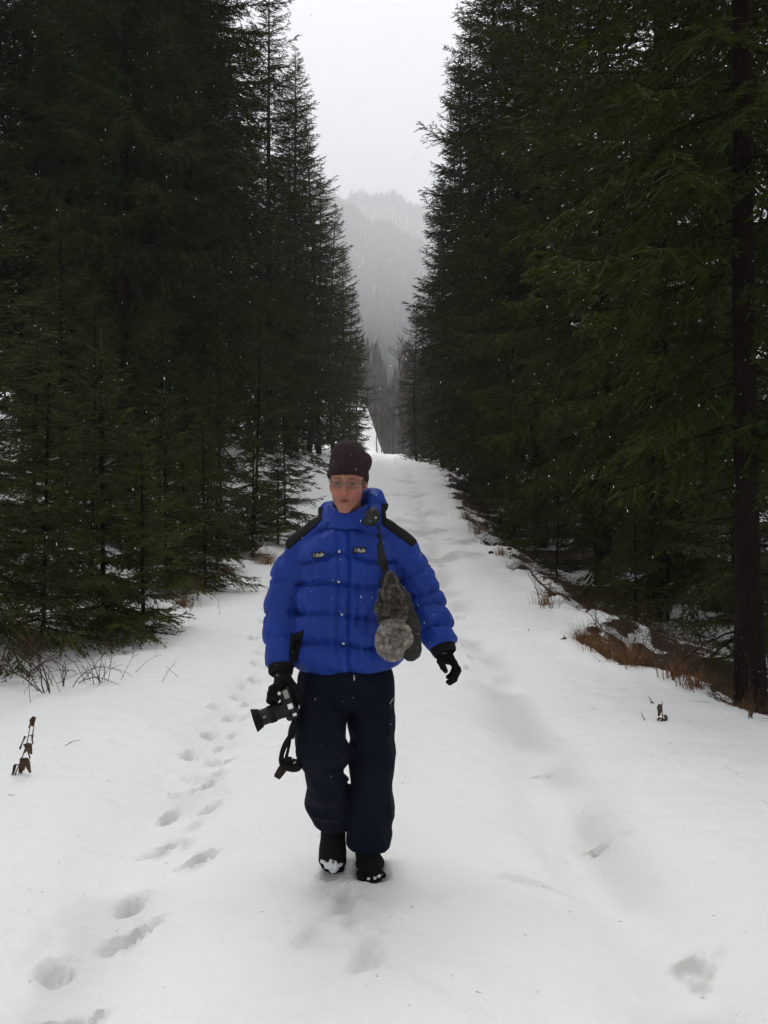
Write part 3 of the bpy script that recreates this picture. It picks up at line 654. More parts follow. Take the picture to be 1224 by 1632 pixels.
# hands as finger chains: (points, radii)
def fingers(pts): return [np.array([P(*q) for q in f]) for f in pts]
HB = fingers([[(723, 1056, 3.465), (730, 1066, 3.455), (724, 1080, 3.44), (714, 1087, 3.43)],
              [(724, 1057, 3.490), (731, 1069, 3.478), (725, 1083, 3.465), (717, 1089, 3.455)],
              [(723, 1056, 3.515), (729, 1068, 3.505), (723, 1081, 3.495), (716, 1087, 3.488)],
              [(720, 1054, 3.540), (725, 1064, 3.532), (720, 1074, 3.525), (714, 1079, 3.52)]])
TB = fingers([[(703, 1044, 3.50), (702, 1054, 3.465), (706, 1063, 3.445), (710, 1069, 3.435)]])[0]
HA = fingers([[(445, 1090, 3.385), (434, 1098, 3.365), (433, 1108, 3.362), (441, 1114, 3.368)],
              [(443, 1097, 3.425), (432, 1105, 3.415), (430, 1116, 3.418), (437, 1122, 3.42)],
              [(443, 1098, 3.450), (433, 1106, 3.445), (431, 1117, 3.446), (438, 1122, 3.447)],
              [(444, 1097, 3.475), (435, 1104, 3.472), (433, 1113, 3.472), (439, 1118, 3.472)]])
TA = fingers([[(457, 1082, 3.46), (468, 1096, 3.42), (475, 1110, 3.40), (477, 1124, 3.40)]])[0]
def hand_sdf(p, W, elbow, F, T, palm, grow=0.0):
    ax = (W-elbow)/np.linalg.norm(W-elbow)
    d = seg(p, W-ax*.03, W+ax*.015, .031+grow, .028+grow, ((0, 1, 0), .95))[0]
    kn = [f[0] for f in F]
    for f in kn: d = smin(d, seg(p, palm, f, .021+grow, .0145+grow)[0], .010)
    d = smin(d, seg(p, W+ax*.01, palm, .027+grow, .024+grow)[0], .014)
    for f in F: d = smin(d, chain(p, f, np.array([.0120, .0110, .0100, .0088])+grow, .004)[0], .0045)
    d = smin(d, chain(p, T, np.array([.0165, .0140, .0118, .0098])+grow, .005)[0], .008)
    return d
PB_, PA_ = P(712, 1047, 3.50), P(449, 1088, 3.45)
def body_sdf(p):
    d = head_sdf(p)
    d = smin(d, seg(p, NK+[0, .01, -.05], HC+HR@np.array([0, .02, -.055]), .056, .052)[0], .022)
    t = P(555, 900, 3.6); h = P(555, 1075, 3.6)
    d = smin(d, seg(p, t, h, .115, .105, ((1, 0, 0), 1.35))[0], .05)
    d = smin(d, seg(p, NK+[0, .01, -.06], t, .06, .10)[0], .05)
    for s, e, w in ((A_S, A_E, A_W), (B_S, B_E, B_W)):
        d = smin(d, seg(p, t+[0, 0, .06], s, .06, .050)[0], .03); d = smin(d, chain(p, [s, e, w], [.052, .040, .028])[0], .02)
    d = smin(d, hand_sdf(p, A_W, A_E, HA, TA, PA_, -.004), .008); d = smin(d, hand_sdf(p, B_W, B_E, HB, TB, PB_, -.004), .008)
    for hp, k, a, toe in ((L_H, L_K, L_A, FT_L), (S_H, S_K, S_A, FT_S)):
        d = smin(d, chain(p, [hp, k, a], [.078, .052, .036])[0], .03)
        d = smin(d, seg(p, a, toe, .028, .012)[0], .015)
    return d
FT_S, FT_L = P(592, 1385, 3.58), P(530, 1366, 3.66)

# ---- clothes
ZS = [hz_(v) for v in (1066, 1018, 973, 927, 881, 838, 800)]          # quilting seams of the jacket body
_tz = [hz_(v) for v in (1085, 1068, 1040, 1000, 960, 910, 875, 850, 832, 815)]
_ta = [x*PX for x in (77, 77, 78, 78, 76, 74, 70, 60, 44, 30)]
_tb = [.135, .146, .152, .156, .158, .152, .140, .122, .105, .085]
_tc = [hx_(v) for v in (555, 555, 555.5, 556, 556, 556, 556, 557, 557, 557)]
def puff(u, s): return 1-np.abs(2*np.clip(u, 0, 1)-1)**s
def seams(v, table):
    """0..1 between the two seams around v, and the distance to the nearest"""
    table = np.sort(np.asarray(table)); i = np.clip(np.searchsorted(table, v)-1, 0, len(table)-2); a, b = table[i], table[i+1]
    return (v-a)/(b-a), np.minimum(np.abs(v-a), np.abs(b-v))
AP = [P(484, 882, 3.605), P(460, 920, 3.625), P(449.5, 975, 3.63), P(448, 1020, 3.58), P(448, 1062, 3.52)]; AR = [.064, .065, .061, .058, .056]
BP = [P(638, 884, 3.605), P(660, 917, 3.62), P(679, 958, 3.615), P(692.5, 995, 3.57), P(705.5, 1031, 3.52)]; BR = [.064, .065, .062, .058, .055]
def jacket_sdf(p):
    z = p[:, 2]; a, b, c = np.interp(z, _tz, _ta), np.interp(z, _tz, _tb), np.interp(z, _tz, _tc)
    dx, dy = p[:, 0]-c, p[:, 1]-(3.605+.02*sstep(1.3, 1.55, z)); ex = 2.5
    q = ((np.abs(dx)/a)**ex+(np.abs(dy)/b)**ex)**(1/ex)
    d = (q-1)*np.minimum(a, b)*.93
    ze = z+.34*np.maximum(np.abs(dx)-.03, 0)*sstep(1.24, 1.36, z)+.010*np.sin(dx*19)+.05*np.maximum(dx, 0)*sstep(1.3, 1.1, z)
    u, sd = seams(ze, ZS); ang = np.arctan2(dx, -dy)
    wr = vnoise(np.stack([ang*10, ze*7, z*0], -1), 31)*.8+vnoise(np.stack([ang*26, ze*9, z*0+4], -1), 32)*.7
    d = d-.016*puff(u, 2.6)+.0065*np.exp(-(sd/.0065)**2)-.0075*wr*np.exp(-sd/.032)-.005*vnoise(p*np.array([11, 11, 15]), 33)-.0034*(1-2*np.abs(vnoise(p*np.array([30, 30, 20]), 34)))
    front = dy < 0
    for x0, dp in ((hx_(558.5), .014), (hx_(541), .008)):
        xs = p[:, 0]-x0-.006*np.sin(z*11)-(1.2-z)*.018; d = d+np.where(front, dp*np.exp(-(xs/.006)**2), 0)
    for a_, b_ in ((P(521, 839, 3.61), P(479, 873, 3.61)), (P(599, 838, 3.61), P(645, 877, 3.61))):
        tr_, _t = seg(p, a_, b_, .058, .062); d = smin(d, tr_-.004*vnoise(p*18, 38), .02)
    zh = hz_(1067)+.016*np.exp(-((p[:, 0]-hx_(560))/.05)**2)+.022*sstep(hx_(560), hx_(640), p[:, 0])
    d = smax(d, zh-z, .020); d = smax(d, z-hz_(822), .03)
    for pts, rad, sm, k in ((AP, AR, (-.14, .0, .125, .28, .40, .53), 51), (BP, BR, (-.14, -.02, .085, .19, .26, .36, .46), 61)):
        e, w = pts[-2], pts[-1]; di, S = chain(p, pts, rad, .03)
        mid = np.interp(S, [0, .12, .26, .38, .5], [q[0] for q in pts])
        sl = S-.22*(p[:, 0]-mid)*np.sign(w[0]-hx_(556))
        u, sd = seams(sl, sm); axz = np.arctan2(p[:, 1]-3.6, p[:, 0]-mid)
        wr = vnoise(np.stack([axz*5, sl*9, S*0], -1), k)*.8+vnoise(np.stack([axz*13, sl*14, S*0], -1), k+1)*.6
        di = di-.013*puff(u, 2.4)+.005*np.exp(-(sd/.0065)**2)-.0065*wr*np.exp(-sd/.030)-.004*vnoise(p*14, k+2)-.0034*(1-2*np.abs(vnoise(p*28, k+3)))
        if k == 61:                                                    # creases inside the bent elbow
            qn = p-(pts[2]+[-.03, -.03, -.005]); cr = np.exp(-(qn**2).sum(1)/.065**2); di = di+.005*cr*np.sin((qn[:, 2]*.85+qn[:, 0]*.5)*170+3*vnoise(p*25, 66))
        ax = (w-e)/np.linalg.norm(w-e); di = smax(di, (p-w)@ax, .016)
        d = smin(d, di, .010)
    # hood lying behind the neck, its quilted edge standing up beside the face
    hd, S = chain(p, [P(523, 826, 3.58), P(527, 817, 3.66), P(556, 812, 3.74), P(588, 803, 3.72), P(596, 797, 3.64), P(596, 824, 3.57)], [.030, .034, .050, .054, .044, .040], .03)
    u, sd = seams(S, np.arange(-.06, .7, .062)); hd = hd-.010*puff(u, 2)-.005*vnoise(p*22, 71)
    d = smin(d, hd, .012)
    d = smax(d, -seg(p, NK+[0, -.012, -.03], HC+HR@np.array([0, .0, .02]), .066, .086)[0], .012)      # hollow for neck and head
    return d
def collar_sdf(p):
    z = p[:, 2]; zt = hz_(806)+.10*(p[:, 1]-3.52)*1.2; zt = np.minimum(zt, hz_(785)); zt = zt-.027*np.exp(-((p[:, 0]-hx_(554))/.05)**2)
    dx, dy = p[:, 0]-hx_(556.5), p[:, 1]-3.60; k = 1+.25*np.clip((hz_(812)-z)/.08, -.3, 1.2)
    q = np.sqrt((dx/(.083*k))**2+(dy/(.088*k))**2); d = np.abs((q-1)*.085)-.013-.003*vnoise(p*26, 81)
    return smax(smax(d, z-zt, .012), hz_(842)-z, .01)
def folds(p, sx, sz, seed): return 1-2*np.abs(vnoise(np.stack([p[:, 0]*sx+.25*p[:, 2]*sx, p[:, 1]*sx, p[:, 2]*sz], -1), seed))
def trousers_sdf(p):
    z = p[:, 2]
    d = seg(p, P(552, 1060, 3.6), P(552, 1090, 3.6), .118, .126, ((1, 0, 0), 1.50))[0]
    ls, S = chain(p, [S_H, P(592, 1150, 3.57), S_K, P(592, 1290, 3.62), P(588, 1362, 3.66)], [.088, .088, .086, .087, .093], .03)
    f1 = folds(p, 15, 2.2, 91)*.0075+folds(p, 6, 15, 92)*.011*np.clip(sstep(.42, .08, z)+.5*np.exp(-((z-.55)/.1)**2), 0, 1)+.0025*vnoise(p*30, 95)
    ls = ls-f1; ls = smax(ls, (hz_(1357)+.030*((p[:, 0]-hx_(588))/.08)**2*.35)-z, .006)
    ll, S2 = chain(p, [L_H, P(511, 1150, 3.50), P(512, 1193, 3.44), P(517, 1240, 3.50), P(526, 1278, 3.60), P(533, 1306, 3.68)], [.096, .096, .094, .076, .084, .074], .03)
    f2 = folds(p, 13, 2.5, 93)*.008+folds(p, 6, 17, 94)*.012*np.clip(sstep(.60, .45, z)+.3, 0, 1)+.0025*vnoise(p*30, 96)
    bag = ell(p, P(492, 1184, 3.50), (.058, .07, .068)); bag = smin(bag, ell(p, P(539, 1197, 3.47), (.046, .06, .045)), .02)
    ll = smin(ll, bag, .012)-f2; w = P(534, 1303, 3.68); ax = w-P(526, 1275, 3.60); ax /= np.linalg.norm(ax); ll = smax(ll, (p-w)@ax, .006)
    legs = smin(ls, ll, .004); d = smin(d-.003*folds(p, 12, 9, 97), legs, .03)
    return smax(d, z-hz_(1052), .01)
def beanie_sdf(p):
    q = to_head(p)
    d = ell(q, (0, .014, .045), (.0865, .108, .110))
    d = smin(d, ell(q, (-.008, .03, .118), (.066, .072, .058)), .035)             # slack crown
    d = smin(d, ell(q, (.058, .03, .092), (.036, .045, .030)), .025)              # corner of the fold
    d = d-.004*vnoise(q*28, 101)-.003*np.sin(q[:, 2]*95+6*q[:, 0]+2*vnoise(q*20, 103))*sstep(.10, .05, q[:, 2])
    zb = .037+.25*np.maximum(-.0-q[:, 1]-.115, 0)-.60*np.maximum(q[:, 1]+.065, 0)*sstep(-.07, .03, q[:, 1])
    zb = np.maximum(zb, -.022)
    d = smax(d, zb-q[:, 2]-.003*vnoise(q*30, 105), .006)
    return smax(d, -ell(q, (0, .012, .030), (.077, .099, .098)), .003)
def shoe_sdf(p, heel, ball, toes, rad, up):
    d = chain(p, [heel, heel*.45+ball*.55, ball], [.036, .037, .034], .02, (up, .95))[0]
    kn = [ball+(t[0]-ball)*.6 for t in toes]
    for t, r in zip(toes, rad):
        d = smin(d, seg(p, ball, t[0], .028, r+.003)[0], .010); d = smin(d, seg(p, t[0], t[1], r+.001, r)[0], .004)
    return d
# feet: heel, ball, toe pairs
S_heel, S_ball = P(583, 1357, 3.735), P(592, 1385, 3.575)
S_toes = [(P(575, 1393, 3.545), P(576, 1402, 3.500)), (P(584, 1396, 3.535), P(588, 1405, 3.488)), (P(592, 1396, 3.535), P(597, 1404, 3.492)), (P(600, 1394, 3.54), P(604, 1400, 3.502)), (P(606, 1391, 3.55), P(611, 1395, 3.52))]
S_rad = [.0175, .0155, .0140, .0130, .0120]
L_heel, L_ball = P(532, 1318, 3.790), P(530, 1368, 3.650)
L_toes = [(P(544, 1374, 3.635), P(543, 1384, 3.612)), (P(536, 1376, 3.63), P(535, 1387, 3.605)), (P(528, 1376, 3.63), P(528, 1387, 3.605)), (P(521, 1375, 3.632), P(521, 1384, 3.61)), (P(515, 1372, 3.637), P(516, 1379, 3.618))]
L_rad = [.0165, .0150, .0140, .0130, .0120]
def shoeS(p):
    d = shoe_sdf(p, S_heel, S_ball, S_toes, S_rad, (0, 0, 1)); d = smin(d, seg(p, S_heel+[0, -.02, .0], S_A+[0, -.015, .06], .042, .050)[0], .03); d = smin(d, seg(p, S_A+[.004, -.03, .035], S_ball+[0, .005, .008], .046, .036)[0], .02); d = smin(d, seg(p, S_toes[0][0]+[.01, .06, .02], S_toes[4][0]+[-.01, .06, .015], .034, .028)[0], .02)
    return smax(d, -.004-p[:, 2], .004)
def shoeL(p):
    up = np.array([0, -.65, -.5]); d = shoe_sdf(p, L_heel, L_ball, L_toes, L_rad, up)
    d = smin(d, seg(p, L_heel, P(532, 1312, 3.72), .046, .050)[0], .03); d = smin(d, ell(p, P(530, 1360, 3.665), (.056, .044, .075)), .02); return smin(d, seg(p, L_ball+[0, .0, .01], P(531, 1330, 3.69), .050, .054)[0], .025)

# ---- body, the top of the walker
bx_ = np.concatenate([np.arange(hx_(415), hx_(522), .0072), np.arange(hx_(522), hx_(590), .0030), np.arange(hx_(590), hx_(740), .0072)])
by_ = np.concatenate([np.arange(3.34, 3.43, .0052), np.arange(3.43, 3.56, .0028), np.arange(3.56, 3.86, .008)])
bz_ = np.concatenate([np.arange(-.01, 1.48, .0085), np.arange(1.48, 1.72, .0026), np.arange(1.72, 1.80, .006)])
V, F = snet(body_sdf, None, None, [bx_, by_, bz_], band=7)
q = to_head(V); aq = np.abs(q[:, 0])
sk = np.tile(np.array([[.355, .150, .100]]), (len(V), 1)); nz_ = vnoise(q*60, 5)[:, None]*.03+vnoise(q*160, 6)[:, None]*.02
def tintc(w, c):
    global sk
    w = np.clip(w, 0, 1)[:, None]; sk = sk*(1-w)+np.array([c])*w
front = q[:, 1] < -.04
tintc(.8*np.exp(-((aq-.042)/.024)**2-((q[:, 2]+.028)/.024)**2)*front, (.42, .135, .105))
tintc(.6*np.exp(-(aq/.014)**2-((q[:, 2]+.028)/.018)**2)*front, (.42, .13, .10))
tintc(.35*np.exp(-(aq/.03)**2-((q[:, 2]+.095)/.022)**2)*front, (.34, .15, .115))
lipm = (1-sstep(.0175, .0215, aq))*(1-sstep(.0075, .0105, np.abs(q[:, 2]+.0610)))*front; tintc(.65*lipm, (.25, .075, .065))
tintc((1-sstep(.009, .021, aq))*(1-sstep(.0022, .0040, np.abs(q[:, 2]+.0612+.06*(aq-.008))))*front, (.030, .006, .006))
brow = np.exp(-((q[:, 2]-.031+.06*np.abs(aq-.03))/.0034)**2)*sstep(.008, .020, aq)*(1-sstep(.036, .054, aq))*front; tintc(.9*brow, (.075, .042, .028))
hair = sstep(.058, .064, aq)*sstep(-.03, -.01, q[:, 2])*(q[:, 1] < .02)*(q[:, 1] > -.05)*(aq < .073); tintc(.85*hair, (.085, .055, .038))
tintc(.5*np.exp(-((aq-.0315)/.02)**2-((q[:, 2]+.004)/.008)**2)*front, (.24, .115, .09))  # eye socket shade painted into the skin colour
tintc(.9*np.exp(-((aq-.0315)/.0125)**6-((q[:, 2]-.0105)/.0035)**2)*front, (.05, .03, .025))
sk = np.clip(sk*(1+nz_), 0, 1)
person = add('person', mesh_np('person', V-PO, F, True, {'skin': sk}, [M['skin']]), None, tuple(PO),
             label='person in blue down jacket, brown wool hat and dark trousers walking along the snowy track', category='person')
for s in (-1, 1):
    nb = NB(); n = 12; c = from_head((s*EY[0], EY[1]+.0035, EY[2])); fw = HR@np.array([0.02, -1, -.12]); fw /= np.linalg.norm(fw)
    _, u, v = frame_of(fw); th = np.linspace(0, math.pi/2, 8)
    tube(nb, [c+fw*.0125*math.cos(t) for t in th[::-1]], [max(.0125*math.sin(t), .0004) for t in th[::-1]], n, 0)
    tube(nb, [c+fw*.0118, c+fw*.01262], [.0058, .0045], n, 1)
    nb_part('eye', nb, [M['eye'], M['iris']], person)

# ---- jacket and its pieces
V, F = snet(jacket_sdf, (hx_(415), 3.38, hz_(1074)), (hx_(738), 3.86, hz_(745)), .0058)
jacket = part('jacket', V, F, [M['blue']], person, label='puffy royal blue quilted down jacket')
V, F = snet(collar_sdf, (hx_(510), 3.46, hz_(845)), (hx_(604), 3.74, hz_(778)), .0042)
part('collar', V, F, [M['blue']], jacket)
def halfplane(p, a, b):
    """signed distance in the picture plane to the line a->b, negative on its upper side"""
    ax, az, bx, bz = hx_(a[0]), hz_(a[1]), hx_(b[0]), hz_(b[1]); nx, nz = -(bz-az), bx-ax; l = math.hypot(nx, nz)
    s = ((p[:, 0]-ax)*nx+(p[:, 2]-az)*nz)/l
    return -s
def yoke(line, end, box):
    def f(p):
        d = jacket_sdf(p); d = smax(d-.0035, -d-.010, .002)
        d = smax(smax(d, halfplane(p, *line), .003), halfplane(p, *end), .003)
        return smax(d, np.where(p[:, 0] < hx_(556), p[:, 0]-hx_(514), hx_(608)-p[:, 0]), .003)
    return snet(f, (hx_(box[0]), 3.44, hz_(box[2])), (hx_(box[1]), 3.80, hz_(box[3])), .0045)
for line, end, box in ((((459, 878), (517, 827)), ((446, 861), (470, 884)), (446, 526, 884, 812)), (((606, 834), (656, 871)), ((650, 877), (673, 855)), (600, 672, 878, 806))):
    V, F = yoke(line, end, box); part('shoulder_yoke', V, F, [M['black_nylon']], jacket, label='black shoulder patch')
for w, e in ((A_W, A_E), (B_W, B_E)):
    ax = (w-e)/np.linalg.norm(w-e)
    def cuff(p):
        d, t = seg(p, w-ax*.03, w+ax*.040, .058, .047); d = d-.003*vnoise(p*40, 7); d = smax(d, (p-w-ax*.038)@ax, .008)
        return smax(d, -seg(p, w, w+ax*.09, .038, .036)[0], .006)
    V, F = snet(cuff, w-.1, w+.1, .0042); part('cuff', V, F, [M['black_nylon']], jacket)
def front_y(f, x, z, y0=3.36, n=24):
    """where a straight line into the picture meets a surface"""
    p = np.array([[x, y0, z]]); 
    for _ in range(n):
        d = float(f(p)[0])
        if d < .0008: break
        p[0, 1] += d*.8
    return p[0, 1]
for px, py in ((543.5, 876), (543, 922), (548, 971), (550, 1016)):
    x, z = hx_(px), hz_(py); y = front_y(jacket_sdf, x, z); nb = NB()
    tube(nb, [(x, y+.004, z), (x, y-.004, z), (x, y-.0065, z)], [.0068, .0068, .004], 12); nb_part('snap', nb, [M['metal']], jacket)
# zip pull at the hem
x, z = hx_(566), hz_(1069); y = front_y(trousers_sdf, x, z); nb = NB()
tube(nb, [(x, y-.012, z+.012), (x+.001, y-.014, z-.012)], [.0035, .0045], 6); nb_part('zip_pull', nb, [M['metal']], jacket)
# flap pocket with its dark opening at the side
def pocket(p):
    d = jacket_sdf(p); d = smax(d-.003, -d-.008, .002)
    d = smax(smax(d, -halfplane(p, (472, 1005), (490, 995)), .003), halfplane(p, (479, 1040), (490, 996)), .003)
    return smax(d, p[:, 1]-3.58, .002)
V, F = snet(pocket, (hx_(468), 3.42, hz_(1046)), (hx_(492), 3.60, hz_(992)), .0042); part('pocket_opening', V, F, [M['black_nylon']], jacket)
# woven name tags
def text_mesh(s, size):
    cu = bpy.data.curves.new('lettering', 'FONT'); cu.body = s; cu.size = size; cu.extrude = .0006; cu.align_x = 'LEFT'; cu.resolution_u = 2; cu.offset = .0006
    o = bpy.data.objects.new('lettering', cu); col.objects.link(o); dg = bpy.context.evaluated_depsgraph_get(); dg.update()
    me = o.evaluated_get(dg).to_mesh(); V = np.array([v.co[:] for v in me.vertices]); Fs = [list(p.vertices) for p in me.polygons]
    o.evaluated_get(dg).to_mesh_clear(); bpy.data.objects.remove(o); bpy.data.curves.remove(cu); return V, Fs
tv, tf = text_mesh('Rab', .021)
for (px, py, tl, w, h) in ((511, 881, R(13), .050, .023), (574.5, 873.5, R(2), .056, .024)):
    x, z = hx_(px), hz_(py); u = np.array([math.cos(tl), 0, math.sin(tl)]); v = np.array([-math.sin(tl), 0, math.cos(tl)])
    ya = front_y(jacket_sdf, x-u[0]*w*.45, z-u[2]*w*.45); yb = front_y(jacket_sdf, x+u[0]*w*.45, z+u[2]*w*.45); ym = front_y(jacket_sdf, x, z)
    u = u+np.array([0, (yb-ya)/(w*.9), 0]); o = np.array([x, min(ym, (ya+yb)/2)-.0035, z]); nrm = np.cross(u, v); nrm /= np.linalg.norm(nrm)
    nb = NB(); c = [(-1, -1), (1, -1), (1, 1), (-1, 1)]
    q4 = np.array([o+u*a*w/2+v*b*h/2 for a, b in c]); bk = q4-nrm*-1*0+np.array([0, .006, 0]); nb.add(np.concatenate([q4, bk]), np.array([[0, 1, 2, 3], [1, 0, 4, 5], [2, 1, 5, 6], [3, 2, 6, 7], [0, 3, 7, 4]]))
    tw = np.array([o+u*(t[0]-.008)+v*(t[1]-.0075)+nrm*(t[2]+.0010)*1.0 for t in tv])
    if nrm[1] > 0: tw = np.array([o+u*(t[0]-.008)+v*(t[1]-.0075)-nrm*(t[2]+.0010) for t in tv])
    for f in tf: nb.add(tw[f], np.arange(len(f))[None, :], 1)
    fw = -nrm if nrm[1] > 0 else nrm
    for k, (a, b, l) in enumerate(((-.020, .005, .0085), (-.018, .0005, .0085), (-.020, -.004, .0065))):          # little three-stroke emblem before the name
        p0 = o+u*a+v*b+fw*.0012; tube(nb, [p0, p0+u*l*.55+v*l*(.35 if k != 1 else -.45), p0+u*l+v*0], [.0011]*3, 4, 1)
    nb_part('name_tag', nb, [M['tag'], M['white']], jacket, False, label='small black woven tag reading Rab')

# ---- trousers, hat, gloves, shoes
V, F = snet(trousers_sdf, (hx_(462), 3.32, hz_(1366)), (hx_(636), 3.86, hz_(1048)), .0065)
trousers = part('trousers', V, F, [M['navy']], person, label='loose dark navy trousers')
x, z = hx_(628), hz_(1112); nb = NB(); xs_ = [hx_(621), hx_(625), hx_(628.5)]; zs_ = [hz_(1115), hz_(1110), hz_(1109)]
tube(nb, [np.array([a, front_y(trousers_sdf, a, b)-.001, b]) for a, b in zip(xs_, zs_)], [.002, .0026, .002], 5); nb_part('logo_stroke', nb, [M['white']], trousers)
V, F = snet(beanie_sdf, HC+[-.125, -.125, -.06], HC+[.125, .16, .235], .0036)
part('beanie', V, F, [M['wool']], person, label='slack brown knitted hat pulled low on the forehead')
for W, E, FF_, TT, PL in ((A_W, A_E, HA, TA, PA_), (B_W, B_E, HB, TB, PB_)):
    gw = .0045 if W is A_W else .0005
    V, F = snet(lambda p: hand_sdf(p, W, E, FF_, TT, PL, gw)-.0008*vnoise(p*70, 3), np.min([W, TT.min(0)]+[f.min(0) for f in FF_], 0)-.06, np.max([W, TT.max(0)]+[f.max(0) for f in FF_], 0)+.06, .0032)
    gl = part('glove', V, F, [M['glove']], person)
    nb = NB(); ax = (W-E)/np.linalg.norm(W-E); s = W+ax*.026; x, z = s[0]-.004, s[2]
    y = front_y(lambda p: hand_sdf(p, W, E, FF_, TT, PL, gw), x, z, 3.3)
    tube(nb, [(x-.010, y, z-.002), (x, y-.0012, z+.001), (x+.012, y, z)], [.0015, .0028, .0018], 5); nb_part('logo_patch', nb, [mat('glove_print', (.12, .12, .12), .6)], gl)
for f, lo, hi in ((shoeS, P(560, 1412, 3.48), P(622, 1330, 3.79)), (shoeL, P(505, 1396, 3.58), P(556, 1300, 3.86))):
    V, F = snet(f, np.minimum(lo, hi)-.03, np.maximum(lo, hi)+.03, .0034)
    sh = part('toe_shoe', V, F, [M['shoe']], person, label='black shoe with separate toes')
    tt, rr, cake = (S_toes, S_rad, [(.016, (1,)), (.010, (2, 3, 4))]) if f is shoeS else (L_toes, L_rad, [(.03, (1, 2, 3))])
    # snow clinging to the toes
    def cak(p):
        d = None
        for i in range(5):
            if f is shoeS:
                if i == 0: continue
                e = ell(p, tt[i][1]+[0, -.004 if i else 0, rr[i]*.85], (.008-.001*i, .008, .005))
            else: e = ell(p, tt[i][1]+[0, -.012, .020], (.013, .012, (.006, .026, .028, .016, .006)[i]))
            d = e if d is None else smin(d, e, .006)
        return d-.005*vnoise(p*75, 9)-.003*vnoise(p*190, 8)
    c = tt[2][1]; V, F = snet(cak, c-.07, c+.07, .003); part('snow_cake', V, F, [M['snowcake']], sh)

# ---- glasses
M['rim'] = mat('thin_metal_rim', (.10, .085, .08), .4, .5, metallic=.5)
gl = bpy.data.materials.new('spectacle_glass'); gl.use_nodes = True; nt = gl.node_tree; nt.nodes.clear()
tr = nt.nodes.new('ShaderNodeBsdfTransparent'); gs = nt.nodes.new('ShaderNodeBsdfGlossy'); gs.inputs['Roughness'].default_value = .06
fr = nt.nodes.new('ShaderNodeFresnel'); fr.inputs['IOR'].default_value = 1.32; ms = nt.nodes.new('ShaderNodeMixShader'); mo = nt.nodes.new('ShaderNodeOutputMaterial')
tr.inputs['Color'].default_value = (.93, .94, .93, 1)
nt.links.new(fr.outputs[0], ms.inputs[0]); nt.links.new(tr.outputs[0], ms.inputs[1]); nt.links.new(gs.outputs[0], ms.inputs[2]); nt.links.new(ms.outputs[0], mo.inputs[0])
nb = NB(); lenses = []
for s in (-1, 1):
    th = np.linspace(0, 2*math.pi, 25)[:-1]; xx = np.sign(np.cos(th))*np.abs(np.cos(th))**.55*.0245+s*.0325; zz = np.sign(np.sin(th))*np.abs(np.sin(th))**.6*.0145+.006
    loop = np.stack([xx, -.1035+.012*(np.abs(xx)/.055)**2, zz], -1); W_ = from_head(loop); lenses.append(W_)
    tube(nb, np.concatenate([W_, W_[:2]]), np.where(np.concatenate([zz, zz[:2]]) > .006,   .0011, .0006), 5, caps=False)
    tube(nb, from_head([(s*.0565, -.092, .013), (s*.068, -.078, .014), (s*.0785, -.03, .012), (s*.0795, .012, .010)]), [.0016, .0015, .0014, .0013], 5)
tube(nb, from_head([(-.0085, -.1025, .010), (0, -.106, .013), (.0085, -.1025, .010)]), [.0013]*3, 5)
glasses = nb_part('glasses', nb, [M['rim']], person, label='thin rimmed spectacles')
for W_ in lenses:
    c = W_.mean(0); n = len(W_); fw = HR@np.array([0, -1., 0])
    V = np.concatenate([W_+fw*.0006, W_-fw*.0006]); j = np.arange(n); k = (j+1) % n
    me = mesh_np('lens', V-PO, [np.stack([j, k, k+n, j+n], 1), j[None, :], (j[::-1]+n)[None, :]], False, mats=[gl]); add('lens', me, glasses)

# ---- dark round clip at the collar
def clip(p): return smin(ell(p, P(594, 823, 3.46), (.030, .026, .034)), ell(p, P(587, 832, 3.475), (.026, .022, .018)), .02)-.0025*vnoise(p*55, 4)
V, F = snet(clip, P(580, 840, 3.42)-.01, P(606, 808, 3.50)+.01, .0035)
rc = part('collar_clip', V, F, [mat('dark_rubber', (.014, .016, .015), .5, .3, bump=.4, bump_scale=90, bump_dist=.003)], person, label='dark rounded clip beside the chin')
nb = NB(); c = P(599, 825, 3.43); tube(nb, [c+[0, .006, 0], c+[0, -.003, 0]], [.005, .004], 10); nb_part('clip_glint', nb, [M['metal']], rc)  # bright metal dot added as the glint on the clip
